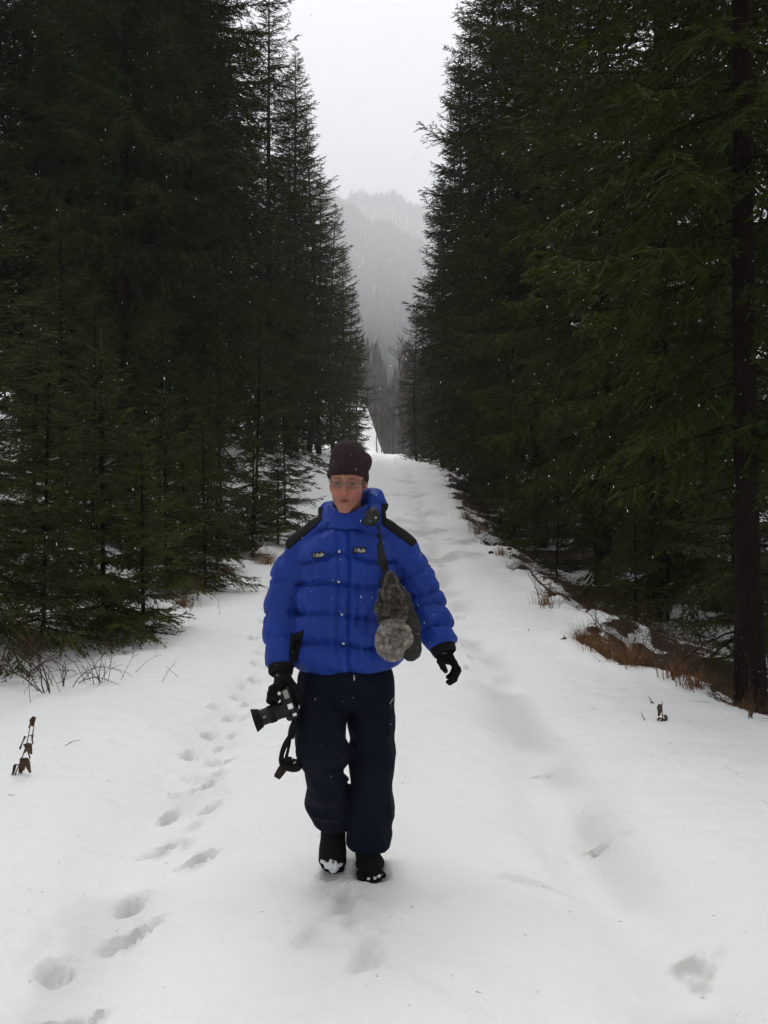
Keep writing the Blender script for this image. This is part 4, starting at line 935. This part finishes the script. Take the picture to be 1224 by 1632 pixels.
# ------------------------------------------------------------------ camera held in the glove
M['cam'] = mat('black_camera_body', (.007, .007, .0075), .45, .25, bump=.25, bump_scale=260, bump_dist=.001)
M['cam_rubber'] = mat('black_rubber', (.005, .005, .005), .75, .15, bump=.5, bump_scale=300, bump_dist=.001)
M['lcd'] = mat('grey_display', (.26, .27, .23), .25, .5)
M['glass_dark'] = mat('lens_glass', (.006, .006, .010), .06, .6)
M['strap'] = mat('dark_webbing', (.008, .007, .007), .8, .15, bump=.5, bump_scale=250, bump_dist=.001)
M['strap_in'] = mat('brown_strap_lining', (.050, .032, .020), .8, .15, base2=(.018, .013, .010), var_scale=60)
def bevel_box(nb, c, U, half, mat=0, b=.12):
    """box with chamfered edges; U: 3 unit axes as rows"""
    half = np.asarray(half, float); k = min(half)*b; V = []; key = {}
    for sx in (-1, 1):
        for sy in (-1, 1):
            for sz in (-1, 1):
                s = np.array([sx, sy, sz])
                for a in range(3):
                    v = (half-k)*s; v[a] = half[a]*s[a]; key[(sx, sy, sz, a)] = len(V); V.append(np.asarray(c)+v@U)
    F4, F3 = [], []
    for a in range(3):
        b1, b2 = (a+1) % 3, (a+2) % 3
        for s in (-1, 1):
            q = []
            for u, v in ((-1, -1), (1, -1), (1, 1), (-1, 1)):
                t = [0, 0, 0]; t[a] = s; t[b1] = u; t[b2] = v; q.append(key[(*t, a)])
            F4.append(q if s > 0 else q[::-1])
        for u in (-1, 1):
            for v in (-1, 1):
                t0 = [0, 0, 0]; t0[b1] = u; t0[b2] = v; t0[a] = -1; t1 = list(t0); t1[a] = 1
                q = [key[(*t0, b1)], key[(*t1, b1)], key[(*t1, b2)], key[(*t0, b2)]]; F4.append(q if u*v < 0 else q[::-1])
    for sx in (-1, 1):
        for sy in (-1, 1):
            for sz in (-1, 1):
                q = [key[(sx, sy, sz, a)] for a in range(3)]; F3.append(q if sx*sy*sz > 0 else q[::-1])
    n0 = nb.n; nb.add(np.array(V), np.array(F4), mat)
    nb.F.setdefault(3, []).append(np.array(F3)+n0); nb.M.setdefault(3, []).append(np.full(len(F3), mat))
CU = np.array([-.935, -.16, -.315]); CU /= np.linalg.norm(CU)                       # lens direction
CV = np.array([-.10, -.97, .14]); CV -= CU*(CU@CV); CV /= np.linalg.norm(CV)         # top plate, towards the viewer
CW = np.cross(CU, CV)
if CW[2] < 0: CW = -CW
CC = P(460, 1121, 3.425); U3 = np.stack([CU, CV, CW])
def cp(u, v, w): return CC+CU*u+CV*v+CW*w
camo = add('hand_camera', None, None, tuple(CC), label='black single lens camera held low in the gloved hand, lens pointing sideways', category='camera')
def cpart(name, nb, mats, parent=camo, smooth=False, **k): return add(name, nb.mesh(name, mats, smooth, CC if parent is camo else CC), parent, **k)
nb = NB(); bevel_box(nb, CC, U3, (.026, .044, .066), b=.3); bevel_box(nb, cp(.004, .052, -.012), U3, (.024, .014, .024), b=.5); bevel_box(nb, cp(.012, .058, -.012), U3, (.026, .010, .018), b=.6)
body_c = cpart('body', nb, [M['cam']])
nb = NB(); bevel_box(nb, cp(.022, -.002, .048), U3, (.022, .040, .017), b=.6); cpart('grip', nb, [M['cam_rubber']])
nb = NB(); bevel_box(nb, cp(-.002, .0445, .037), U3, (.010, .0035, .017), b=.3); cpart('top_display', nb, [M['lcd']], label='pale grey top display')
nb = NB(); tube(nb, [cp(-.010, .042, -.048), cp(-.010, .054, -.048)], [.0115, .0105], 20); md = cpart('mode_dial', nb, [M['cam']])
nb = NB(); bevel_box(nb, cp(-.010, .0548, -.048), U3, (.0075, .0012, .0055), b=.2); add('dial_plate', nb.mesh('dial_plate', [M['metal']], False, CC), md)
nb = NB(); tube(nb, [cp(.022, .040, .050), cp(.022, .047, .050)], [.008, .006], 14); cpart('shutter_button', nb, [M['metal']])
nb = NB(); bevel_box(nb, cp(-.0275, -.004, -.004), U3, (.003, .028, .038), b=.3); cpart('rear_screen', nb, [M['glass_dark']])
nb = NB(); bevel_box(nb, cp(-.004, .067, -.012), U3, (.010, .002, .010), b=.2); cpart('hot_shoe', nb, [M['metal']])
LX = (.004, -.004)
def lp(u): return cp(u, LX[0]-.004, LX[1]-.012)
nb = NB(); us = [.024, .034, .036, .060, .062, .092, .094, .124, .126]; rs = [.0335, .0335, .0315, .0315, .0335, .0335, .0320, .0320, .034]
tube(nb, [lp(u) for u in us], rs, 32); lens = cpart('lens_barrel', nb, [M['cam']])
nb = NB()
for k in range(36):
    a = k*2*math.pi/36; o = CV*math.cos(a)+CW*math.sin(a); tube(nb, [lp(.064)+o*.0335, lp(.086)+o*.0335], [.0016, .0016], 4)
add('zoom_ring', nb.mesh('zoom_ring', [M['cam_rubber']], False, CC), lens)
nb = NB(); tube(nb, [lp(.120), lp(.132), lp(.150), lp(.150), lp(.134), lp(.124)], [.036, .041, .0475, .0445, .038, .034], 36, caps=False); cpart('lens_hood', nb, [M['cam_rubber']], smooth=False)
nb = NB(); tube(nb, [lp(.1255), lp(.128), lp(.1305)], [.031, .028, .012], 28); add('front_glass', nb.mesh('front_glass', [M['glass_dark']], True, CC), lens)
nb = NB(); bevel_box(nb, lp(.105)+CV*.0325, U3, (.006, .001, .004), b=.2); add('white_mark', nb.mesh('white_mark', [mat('lens_print', (.22, .22, .22), .6)], False, CC), lens)
# neck strap dangling from the lug
def ribbon(nb, pts, w, nrm, th=.0016, mat0=0, mat1=0, n=40, tw=None):
    """flat band along a smooth path; the band's width lies across the path and normal"""
    pts = np.asarray(pts, float); t = np.linspace(0, len(pts)-1, n); i = np.clip(np.floor(t).astype(int), 0, len(pts)-2); f = (t-i)[:, None]
    pp = np.concatenate([[2*pts[0]-pts[1]], pts, [2*pts[-1]-pts[-2]]]); a, b, c, d = pp[i], pp[i+1], pp[i+2], pp[i+3]
    Q = .5*((2*b)+(-a+c)*f+(2*a-5*b+4*c-d)*f**2+(-a+3*b-3*c+d)*f**3)
    T = np.gradient(Q, axis=0); T /= np.linalg.norm(T, axis=1)[:, None]
    N = np.asarray(nrm, float); N = np.broadcast_to(N, Q.shape) if N.ndim == 1 else np.stack([np.interp(t, np.arange(len(pts)), N[:, k]) for k in range(3)], -1)
    S = np.cross(T, N); S /= np.linalg.norm(S, axis=1)[:, None]+1e-9; N = np.cross(S, T); w = np.interp(t, np.arange(len(pts)), np.broadcast_to(w, (len(pts),)))[:, None]
    V = np.concatenate([Q+S*w/2+N*th/2, Q-S*w/2+N*th/2, Q-S*w/2-N*th/2, Q+S*w/2-N*th/2]); j = np.arange(n-1); A, B, C_, D_ = j, j+n, j+2*n, j+3*n
    nb.add(V, np.stack([A, A+1, B+1, B], 1), mat0); o = nb.n-len(V)
    for F_, m in ((np.stack([C_, C_+1, D_+1, D_], 1), mat1), (np.stack([B, B+1, C_+1, C_], 1), mat0), (np.stack([D_, D_+1, A+1, A], 1), mat0)):
        nb.F.setdefault(4, []).append(F_+o); nb.M.setdefault(4, []).append(np.full(len(F_), m))
nb = NB()
tube(nb, [P(470, 1143, 3.40), P(469, 1150, 3.40)], [.006, .004], 8, 0)
ribbon(nb, [P(469, 1148, 3.40), P(466, 1162, 3.40), P(463, 1177, 3.40)], [.018, .030, .026], (0, -1, 0), .006, 0, 0, 16)
ribbon(nb, [P(463, 1172, 3.40), P(455, 1186, 3.395), P(449, 1203, 3.39), P(450, 1217, 3.39), P(460, 1223, 3.385), P(472, 1223, 3.38), P(476, 1217, 3.385), P(470, 1211, 3.395), P(459, 1214, 3.40), P(450, 1226, 3.40), P(442, 1238, 3.40)],
       [.018, .022, .020, .024, .034, .036, .036, .034, .036, .036, .030], np.array([[.3, -1, 0], [.2, -1, 0], [.5, -.8, 0], [.3, -.9, .2], [0, -.6, .8], [0, -.8, .5], [.9, -.3, 0], [0, -.5, -.8], [0, -1, .2], [.2, -1, .1], [.2, -1, .1]]), .0022, 0, 0, 90)
ribbon(nb, [P(451, 1225, 3.397), P(446, 1232, 3.397), P(441, 1240, 3.397)], [.028, .028, .026], (.2, -1, .1), .002, 1, 1, 12)
ribbon(nb, [P(463, 1172, 3.405), P(461, 1186, 3.41), P(458, 1200, 3.41), P(455, 1212, 3.405), P(452, 1222, 3.40)], [.014, .013, .014, .018, .03], (.7, -.8, 0), .002, 0, 1, 30)
cpart('neck_strap', nb, [M['strap'], M['strap_in']], smooth=True, label='dark camera strap with brown underside dangling in a loop')

# ------------------------------------------------------------------ fur trimmed bag on a shoulder strap
M['bag'] = mat('dark_olive_hide', (.010, .011, .010), .6, .25, base2=(.030, .028, .023), var_scale=30, bump=.6, bump_scale=60, bump_dist=.005)
M['fur'] = mat('grey_fur', (.22, .19, .16), .8, .15, base2=(.10, .085, .07), var_scale=90, attr='tint', attr_col=(.66, .60, .53))
M['fur_dark'] = mat('dark_grey_fur', (.065, .055, .045), .8, .15, base2=(.020, .018, .016), var_scale=34, attr='tint', attr_col=(.27, .235, .195))
BO = P(640, 1000, 3.36)
bag = add('shoulder_bag', None, None, tuple(BO), label='dark bag with grey fur flaps hanging from a strap at the hip', category='bag')
def lobe(p):
    d = chain(p, [P(629, 925, 3.39), P(640, 962, 3.375), P(652, 1000, 3.37), P(655, 1034, 3.37)], [.020, .033, .043, .048], .03, ((0, 1, 0), .62))[0]
    return d-.006*vnoise(p*np.array([22, 22, 14]), 13)-.004*vnoise(p*50, 14)
def flap(p):
    d = chain(p, [P(622, 918, 3.365), P(627, 950, 3.345), P(633, 980, 3.335)], [.016, .031, .035], .03, ((0, 1, 0), .5))[0]
    return d-.006*vnoise(p*26, 15)
def side(p): return chain(p, [P(611, 945, 3.385), P(611, 968, 3.375), P(614, 990, 3.365)], [.017, .026, .024], .02, ((0, 1, 0), .7))[0]-.004*vnoise(p*30, 16)
def pom(p):
    d = ell(p, P(628, 1014, 3.318), (.064, .040, .067)); d = smin(d, ell(p, P(623, 1031, 3.322), (.042, .034, .048)), .03)
    return d-.008*vnoise(p*28, 17)
def fur(V, F, n, ln, r, fall, seed, cl=48, amp=.7):
    g = np.random.default_rng(seed); a = V[F[:, 0]]; b = V[F[:, 1]]; c = V[F[:, 2]]; nr = np.cross(b-a, c-a); ar = np.linalg.norm(nr, axis=1); nr = nr/(ar[:, None]+1e-12)
    i = g.choice(len(F), n, p=ar/ar.sum()); p = a[i]+(b[i]-a[i])*g.uniform(0, 1, (n, 1))+(c[i]-a[i])*g.uniform(0, 1, (n, 1))*.8
    k = np.stack([vnoise(p*cl, seed+j) for j in range(3)], -1)          # locks lean together
    d = nr[i]+k*amp*1.6+np.asarray(fall)+g.normal(size=(n, 3))*.16; d /= np.linalg.norm(d, axis=1)[:, None]
    keep = g.uniform(.5, 1.2, n)*ln
    return spikes(p-nr[i]*.001, d*keep[:, None], np.full(n, r), np.clip(.42+.55*vnoise(p*cl*2.2, seed+9)+.25*g.uniform(-1, 1, n), 0, .9))
for nm, f, lo, hi, mt, fmt, n, ln, r, lab in (('hide_body', lobe, P(610, 1070, 3.37), P(680, 900, 3.37), 'bag', 'fur_dark', 500, .010, .0010, 'dark smooth bag body'),
                                ('fur_flap', flap, P(605, 1000, 3.345), P(655, 900, 3.345), 'bag', 'fur_dark', 5200, .013, .0011, 'mottled dark fur flap'),
                                ('side_flap', side, P(600, 1005, 3.375), P(626, 930, 3.375), 'bag', 'fur_dark', 3600, .012, .0011, 'narrow brownish fur flap'),
                                ('fur_pad', pom, P(600, 1060, 3.32), P(656, 970, 3.32), 'fur', 'fur', 15000, .014, .0011, 'pale grey curly fur pad')):
    V, F = snet(f, np.minimum(lo, hi)-.05, np.maximum(lo, hi)+.05, .005)
    po = add(nm, mesh_np(nm, V-BO, F, True, {'tint': np.zeros(len(V))}, [M[mt]]), bag, label=lab)
    if nm == 'hide_body':
        ks = np.isin(np.arange(len(F)), np.nonzero((V[F[:, 0], 2] > hz_(990)) & (np.abs(vnoise(V[F[:, 0]]*30, 3)) < .35))[0]); Fs = F[ks] if ks.sum() > 50 else F
    else: Fs = F
    v, f_, t = fur(V, Fs, n, ln, r, (0, -.1, -.25), 7+n)
    add('fur_strands', mesh_np('fur_strands', v-BO, f_, False, {'tint': t}, [M[fmt]]), po, kind='stuff')
def strap_path(pts, off=.006): return [np.array([hx_(a), front_y(jacket_sdf, hx_(a), hz_(b), 3.30)-off, hz_(b)]) for a, b in pts]
M['bag_strap'] = mat('brown_grey_webbing', (.030, .026, .027), .85, .15, base2=(.018, .016, .017), var_scale=90, bump=.4, bump_scale=250, bump_dist=.001)
nb = NB(); q = strap_path([(602, 836), (604, 852), (606, 868), (607.5, 884), (608, 900), (609.5, 918)]); ribbon(nb, q+[P(616, 934, 3.385)], [.010, .014, .024, .030, .032, .034, .030], (0, -1, 0), .003, 0, 0, 40)
q2 = strap_path([(604, 838), (608, 860), (613, 884), (617, 903)], .010); ribbon(nb, q2+[P(621, 920, 3.36)], [.007, .008, .010, .012, .012], (0, -1, 0), .003, 0, 0, 30)
add('strap', nb.mesh('strap', [M['bag_strap']], True, BO), bag)
# ------------------------------------------------------------------ dry grass, brambles, stalks and twigs along the track
def grass_tuft(x, y, n, h, spread, seed, label, group=None):
    g = np.random.default_rng(seed); nb = NB(); o = np.array([x, y, gz(x, y)])
    for i in range(n):
        a = g.uniform(0, 6.283); r = abs(g.normal())*spread*.33; b = o+[math.cos(a)*r, math.sin(a)*r, -.02]; l = h*g.uniform(.5, 1.25); le = g.uniform(.2, 1.3); a2 = a+g.normal()*.7
        d = np.array([math.cos(a2), math.sin(a2), 0]); s = np.linspace(0, 1, 4)[:, None]; q = b+np.array([0, 0, 1])*l*(s-.45*le*s**2.2)+d*l*le*.55*s**1.6
        w = np.cross(d, [0, 0, 1])*.0032*g.uniform(.7, 1.5); V = np.concatenate([q-w*(1-.85*s), q+w*(1-.85*s)]); nb.add(V, np.array([[0, 1, 5, 4], [1, 2, 6, 5], [2, 3, 7, 6]]))
    ob = add('dry_grass_tuft', nb.mesh('dry_grass_tuft', [M['grass']], True, o), None, tuple(o), label=label, category='dry grass')
    if group: ob['group'] = group
    return ob
def twig_poly(g, p, d, L_, n, wob, grav):
    pts = [np.asarray(p, float)]; d = np.asarray(d, float)/np.linalg.norm(d)
    for i in range(n):
        d = d+g.normal(size=3)*wob+np.array([0, 0, -grav]); d /= np.linalg.norm(d); pts.append(pts[-1]+d*L_/n)
    return np.array(pts)
def bush(name, x, y, stems, L_, seed, label, cat, lean=(0, 0), arch=.10, r=.0045, sub=4, spread=.15, mat_='twig', group=None, up=1.0):
    """a clump of thin woody stems with side twigs: one part for each stem"""
    g = np.random.default_rng(seed); o = np.array([x, y, gz(x, y)-.02]); root = add(name, None, None, tuple(o), label=label, category=cat)
    if group: root['group'] = group
    for i in range(stems):
        nb = NB(); a = g.uniform(0, 6.283); p0 = np.array([math.cos(a), math.sin(a), 0])*spread*g.uniform(.1, 1)
        pts = twig_poly(g, p0, [math.cos(a)*.45+lean[0], math.sin(a)*.45+lean[1], up], L_*g.uniform(.6, 1.25), 9, .10, arch)
        tube(nb, pts, np.linspace(r*g.uniform(.7, 1.1), r*.35, len(pts)), 5)
        for k in range(sub):
            j = g.integers(2, len(pts)-1); dd = pts[j]-pts[j-1]; dd = dd/np.linalg.norm(dd)+g.normal(size=3)*.55
            q = twig_poly(g, pts[j], dd, L_*g.uniform(.12, .38), 5, .14, arch*.5); tube(nb, q, np.linspace(r*.5, r*.22, len(q)), 4)
        add('stem', nb.mesh('stem', [M[mat_]], True), root)
    return root
def stalk(x, y, h, seed, label, leaves=6, lean=(.1, 0), group=None, curl=.05):
    """a dead upright stalk with shrivelled hanging leaves"""
    g = np.random.default_rng(seed); o = np.array([x, y, gz(x, y)-.02]); root = add('dead_stalk', None, None, tuple(o), label=label, category='dead plant')
    if group: root['group'] = group
    pts = twig_poly(g, (0, 0, 0), (lean[0], lean[1], 1), h, 8, .06, 0); nb = NB(); tube(nb, pts, np.linspace(.0042, .0022, len(pts)), 6); add('stem', nb.mesh('stem', [M['stalk']]), root)
    for k in range(leaves):
        j = g.integers(2, len(pts)); a = g.uniform(0, 6.283); d = np.array([math.cos(a)*.7, math.sin(a)*.4, -.9]); l = g.uniform(.04, .09); w = np.array([math.cos(a+1.4), math.sin(a+1.4), .2])*l*.22
        s = np.linspace(0, 1, 5)[:, None]; mid = pts[j]+d*l*s+np.array([0, 0, .02])*np.sin(s*3)+g.normal(size=(5, 3))*.002; ww = w*np.sin(s*math.pi*.85+.2); tw = np.cross(d, w)/np.linalg.norm(d)*np.sin(s*5)*.8
        nb = NB(); V = np.concatenate([mid-ww+tw, mid, mid+ww+tw]); i = np.arange(4); nb.add(V, np.concatenate([np.stack([i, i+1, i+6, i+5], 1), np.stack([i+5, i+6, i+11, i+10], 1)])); add('leaf', nb.mesh('leaf', [M['stalk']]), root)
    return root
def EDGE(px, y):
    x = (px-CX)*y/FPX; return (min(x, float(edge_r(np.array([y]))[0])+.06) if x > 0 else x), y
def GP(px, y): return (px-CX)*y/FPX, y
for i, (px, y, n, h, sp, lab) in enumerate((
    (928, 9.2, 240, .20, .22, 'rusty dry grass tuft on the snow edge opposite the free hand'), (985, 8.6, 200, .22, .28, 'rusty grass clump between the edge tuft and the near trunk'),
    (1040, 8.2, 130, .20, .35, 'thin dry grass clump at the foot of the near trunk'), (763, 20.5, 160, .32, .45, 'brown dry grass tuft where the far track edge bends'), (748, 23, 150, .35, .34, 'brown grass tuft just beyond the edge bend'),
    (800, 17, 120, .25, .35, 'dry grass tuft below the low spruce branches over the edge'), (243, 10.6, 230, .22, .35, 'russet grass tuft in a hollow under the young spruces'), (180, 9.9, 200, .20, .35, 'russet grass at the foot of the nearest young spruces'),
    (312, 12.8, 150, .28, .30, 'short dry grass tuft on the bank near the snow mound'), (425, 15.5, 190, .34, .5, 'brown grass tuft beside the blue sleeve on the far bank'), (360, 14.2, 120, .28, .4, 'brown grass tuft on the snow mound behind the bank edge'), (95, 8.6, 130, .18, .3, 'dry grass patch beside the brambles'), (1110, 7.1, 150, .17, .22, 'brown grass tuft on the edge in front of the near trunk'), (1180, 6.5, 120, .14, .2, 'brown grass tuft on the edge at the frame side of the near trunk'), (1075, 7.5, 200, .20, .24, 'dense brown grass clump beside the twiggy shrub at the trunk'), (1010, 8.0, 220, .22, .26, 'dense rusty grass clump in the middle of the edge'), (955, 8.9, 190, .22, .25, 'tall rusty grass between the two edge tufts'), (870, 11.8, 120, .22, .3, 'dry grass tuft beside the end of the fallen branch'), (140, 9.3, 170, .24, .3, 'dry grass between the brambles and the young spruces'), (45, 8.3, 150, .22, .3, 'dry grass under the arching bramble'), (290, 11.6, 150, .26, .35, 'dry grass between the hollow and the snow mound'))):
    x, yy = EDGE(px, y); grass_tuft(x, yy, n, h*1.1, sp, 200+i, lab)
for i, (px, y, st, L_, ln, lab) in enumerate(((28, 7.6, 9, .75, (.35, -.2), 'tangled bramble arching over the snow at the frame edge'), (105, 7.4, 9, .55, (.3, -.1), 'reddish bramble clump under the drooping spruce branch'), (165, 7.5, 12, .36, (-.1, 0), 'upright reddish twig clump at the end of the brambles'), (70, 7.1, 5, .8, (-.5, -.1), 'long bare bramble stems lying low over the snow'))):
    x, yy = GP(px, y); bush('bramble', x, yy, st, L_, 300+i, lab, 'bramble', ln, (.16, .17, .03, .2)[i], (.005, .0042, .0036, .006)[i])
for i, (px, y, st, L_, lab) in enumerate(((1005, 8.0, 7, .65, 'bare twiggy shrub behind the rusty grass'), (1085, 7.3, 9, .60, 'bare twiggy shrub in front of the near trunk'), (960, 9.4, 6, .55, 'thin bare shrub beyond the rusty grass'), (1200, 6.4, 6, .40, 'low twigs at the foot of the bank by the frame edge'), (880, 11.5, 6, .7, 'bare shrub beside the fallen branch'), (752, 21.5, 8, .9, 'bare shrub at the far track edge'), (300, 12.2, 6, .6, 'bare shrub on the bank beyond the young spruces'))):
    x, yy = GP(px, y); bush('bare_shrub', x, yy, st, L_, 400+i, lab, 'shrub', arch=.03, r=.0045, sub=6, up=1.2)
for i, (px, py, h, lv, ln, lab) in enumerate(((22, 1225, .34, 9, (.30, 0), 'leaning dead stalk with shrivelled leaves poking out of the snow'), (52, 1165, .14, 3, (.1, 0), 'short dead stalk behind the leaning leafy stalk'), (1056, 1146, .17, 5, (.0, 0), 'dead stalk with a hanging brown leaf in open snow'), (1041, 1118, .085, 3, (-.5, 0), 'tiny curled dead stalk beside the taller one'),
    (1030, 1148, .08, 0, (-.5, 0), 'thin bent straw in the snow beside the dead stalks'), (898, 1030, .07, 2, (0, 0), 'small dark sprig beside the rusty grass'), (842, 1012, .05, 1, (.1, 0), 'tiny sprig in the snow between rut and edge'), (1193, 1146, .13, 2, (0, 0), 'short dark stalk at the bank edge near the frame'))):
    x, yy = G(px, py); stalk(x, yy, h, 500+i, lab, lv, ln)
for i, (px, py, L_, a, el, lab) in enumerate(((350, 985, .22, .3, 1.6, 'upright weed stem on the bank by the blue sleeve'), (300, 995, .30, -.2, 1.5, 'thin weed stem with side twigs near the bank edge'), (215, 1068, .30, .9, .8, 'bent straw arching over the snow below the young spruces'), (258, 1080, .24, -.6, 1.0, 'forked straw standing in the snow'), (350, 1040, .5, .05, .12, 'long straw lying flat on the snow'), (0, 1250, .42, .25, .25, 'long thin straw reaching in over the snow'), (100, 1180, .12, .2, .7, 'small hooked straw in open snow'), (285, 1075, .16, 2.6, .9, 'short leaning straw in open snow'))):
    g = np.random.default_rng(600+i); x, yy = G(px, py); o = np.array([x, yy, gz(x, yy)-.01]); nb = NB()
    pts = twig_poly(g, (0, 0, 0), (math.cos(a)*math.cos(el), .15*math.sin(a), math.sin(el)), L_, 9, .07, .09 if el < 1.2 else .01); tube(nb, pts, np.linspace(.0022, .0011, len(pts)), 5)
    for k in range(5 if i < 2 else 1):
        j = 3+g.integers(0, 6); q = twig_poly(g, pts[j], (pts[j]-pts[j-1])/.02+g.normal(size=3)*.6, L_*.25, 4, .1, -.02); tube(nb, q, np.linspace(.0014, .0008, len(q)), 4)
    add('straw', nb.mesh('straw', [M['stalk']], True), None, tuple(o), label=lab, category='straw')
# fallen branch on the track edge
g = np.random.default_rng(700); x0, y0 = GP(826, 15.2); x1, y1 = GP(908, 11.6); nb = NB(); o = np.array([x0, y0, gz(x0, y0)])
s = np.linspace(0, 1, 12); pts = np.stack([x0+(x1-x0)*s, y0+(y1-y0)*s, [gz(x0+(x1-x0)*k, y0+(y1-y0)*k)+.05+.03*math.sin(k*9) for k in s]], -1)-o
tube(nb, pts, np.linspace(.010, .020, 12), 6)
for k in range(9):
    j = g.integers(1, 11); q = twig_poly(g, pts[j], [g.normal(), g.normal(), .35], g.uniform(.2, .5), 5, .15, .05); tube(nb, q, np.linspace(.007, .002, len(q)), 4)
add('fallen_branch', nb.mesh('fallen_branch', [M['twig']]), None, tuple(o), label='thin dark fallen branch lying across the snow edge', category='branch')
for i, (px, y) in enumerate(((790, 18.2), (775, 18.8), (812, 17.6), (783, 17.4), (768, 19.3))):
    x, yy = GP(px, y); g = np.random.default_rng(800+i); o = np.array([x, yy, gz(x, yy)+.012]); nb = NB()
    n = 10; th = np.arange(n)*2*math.pi/n
    rings = [np.stack([np.cos(th)*r_*g.uniform(.8, 1.2, n), np.sin(th)*r_*.7*g.uniform(.8, 1.2, n), np.full(n, h_)], -1) for r_, h_ in ((.05, -.03), (.062, 0), (.045, .03), (.012, .042))]
    V = np.concatenate(rings); j = np.arange(n); k = (j+1) % n; nb.add(V, np.concatenate([np.stack([a*n+j, a*n+k, (a+1)*n+k, (a+1)*n+j], 1) for a in range(3)]))
    add('clod', nb.mesh('clod', [M['bark']]), None, tuple(o), label='dark clod of earth on the snow below the overhanging spruce, %s from the fallen branch' % ORD[(4, 1, 0, 2, 3).index(i) if False else i], category='clod', group='earth clods by the far track edge')

# ------------------------------------------------------------------ litter of dead stems, twigs and needles over the banks
g = np.random.default_rng(850); n = 34000
ly = 5.0+25*g.uniform(0, 1, n)**2.8; side_r = g.uniform(size=n) < .6
lx = np.where(side_r, edge_r(ly)+np.abs(g.normal(size=n))*1.1-.03, edge_l(ly)-.25-np.abs(g.normal(size=n))*1.6)
ok = side_r | (n2(lx, ly, .9, seed=21, octaves=3) < -.1); lx, ly, side_r = lx[ok], ly[ok], side_r[ok]; n = len(lx)
lz = ground_h(lx, ly, False); a = g.uniform(0, 6.283, n); up_ = np.where(g.uniform(size=n) < .35, g.uniform(.5, 2.5, n), g.uniform(-.05, .35, n))
D = np.stack([np.cos(a), np.sin(a), up_], -1); D /= np.linalg.norm(D, axis=1)[:, None]; D *= (g.uniform(.06, .38, n)*(.6+.03*ly))[:, None]
V, F, T = spikes(np.stack([lx, ly, lz-.005], -1), D, g.uniform(.0015, .0035, n), g.uniform(0, .6, n))
M['litter'] = mat('dead_stems', (.045, .028, .018), .85, .1, base2=(.018, .012, .009), var_scale=3, attr='tint', attr_col=(.17, .095, .045))
add('undergrowth', mesh_np('undergrowth', V, F, False, {'tint': T}, [M['litter']]), kind='stuff', label='brown dead stems and twigs littering the banks beside the track', category='undergrowth')

g = np.random.default_rng(870); n = 1500
ly = 2.0+16*g.uniform(0, 1, n)**1.6; lx = edge_l(ly)+(edge_r(ly)-edge_l(ly))*np.where(g.uniform(size=n) < .5, g.uniform(0, 1, n), np.where(g.uniform(size=n) < .5, np.abs(g.normal(size=n))*.1, 1-np.abs(g.normal(size=n))*.1))
lz = ground_h(lx, ly, True); a = g.uniform(0, 6.283, n); D = np.stack([np.cos(a), np.sin(a), g.uniform(-.1, .35, n)], -1)*(g.uniform(.006, .022, n)*(1+1.6*(g.uniform(size=n) < .08)))[:, None]
V, F, T = spikes(np.stack([lx, ly, lz+.001], -1), D, g.uniform(.0006, .0016, n), g.uniform(0, .5, n))
add('fallen_needles', mesh_np('fallen_needles', V, F, False, {'tint': T}, [M['litter']]), kind='stuff', label='scattered needles and bark crumbs lying on the track snow', category='needles')

# ------------------------------------------------------------------ wet snow falling
g = np.random.default_rng(900); n = 7500
fy = g.uniform(1.6, 24, n); fx = (g.uniform(-80, 1300, n)-CX)*fy/FPX; fz = CAMZ-(g.uniform(-60, 1250, n)-HY)*fy/FPX
keep = fz > .15; fx, fy, fz = fx[keep], fy[keep], fz[keep]; n = len(fx)
sz = g.uniform(.0005, .0011, n)*(1+.6*(g.uniform(size=n) < .06)); el_ = g.uniform(1.5, 3.6, n)
ov = np.array([[1, 0, 0], [-1, 0, 0], [0, 1, 0], [0, -1, 0], [0, 0, 1], [0, 0, -1]], float); of = np.array([[0, 2, 4], [2, 1, 4], [1, 3, 4], [3, 0, 4], [2, 0, 5], [1, 2, 5], [3, 1, 5], [0, 3, 5]])
V = ov[None]*sz[:, None, None]*g.uniform(.6, 1.4, (n, 6, 1)); V[:, :, 2] *= el_[:, None]; V[:, :, 0] += -V[:, :, 2]*.15
V = V+np.stack([fx, fy, fz], -1)[:, None]
add('falling_snow', mesh_np('falling_snow', V.reshape(-1, 3), (np.arange(n)[:, None, None]*6+of[None]).reshape(-1, 3), True, mats=[mat('snowflake', (.85, .86, .87), .6, .2)]), kind='stuff', label='wet snowflakes falling over the track', category='snow')
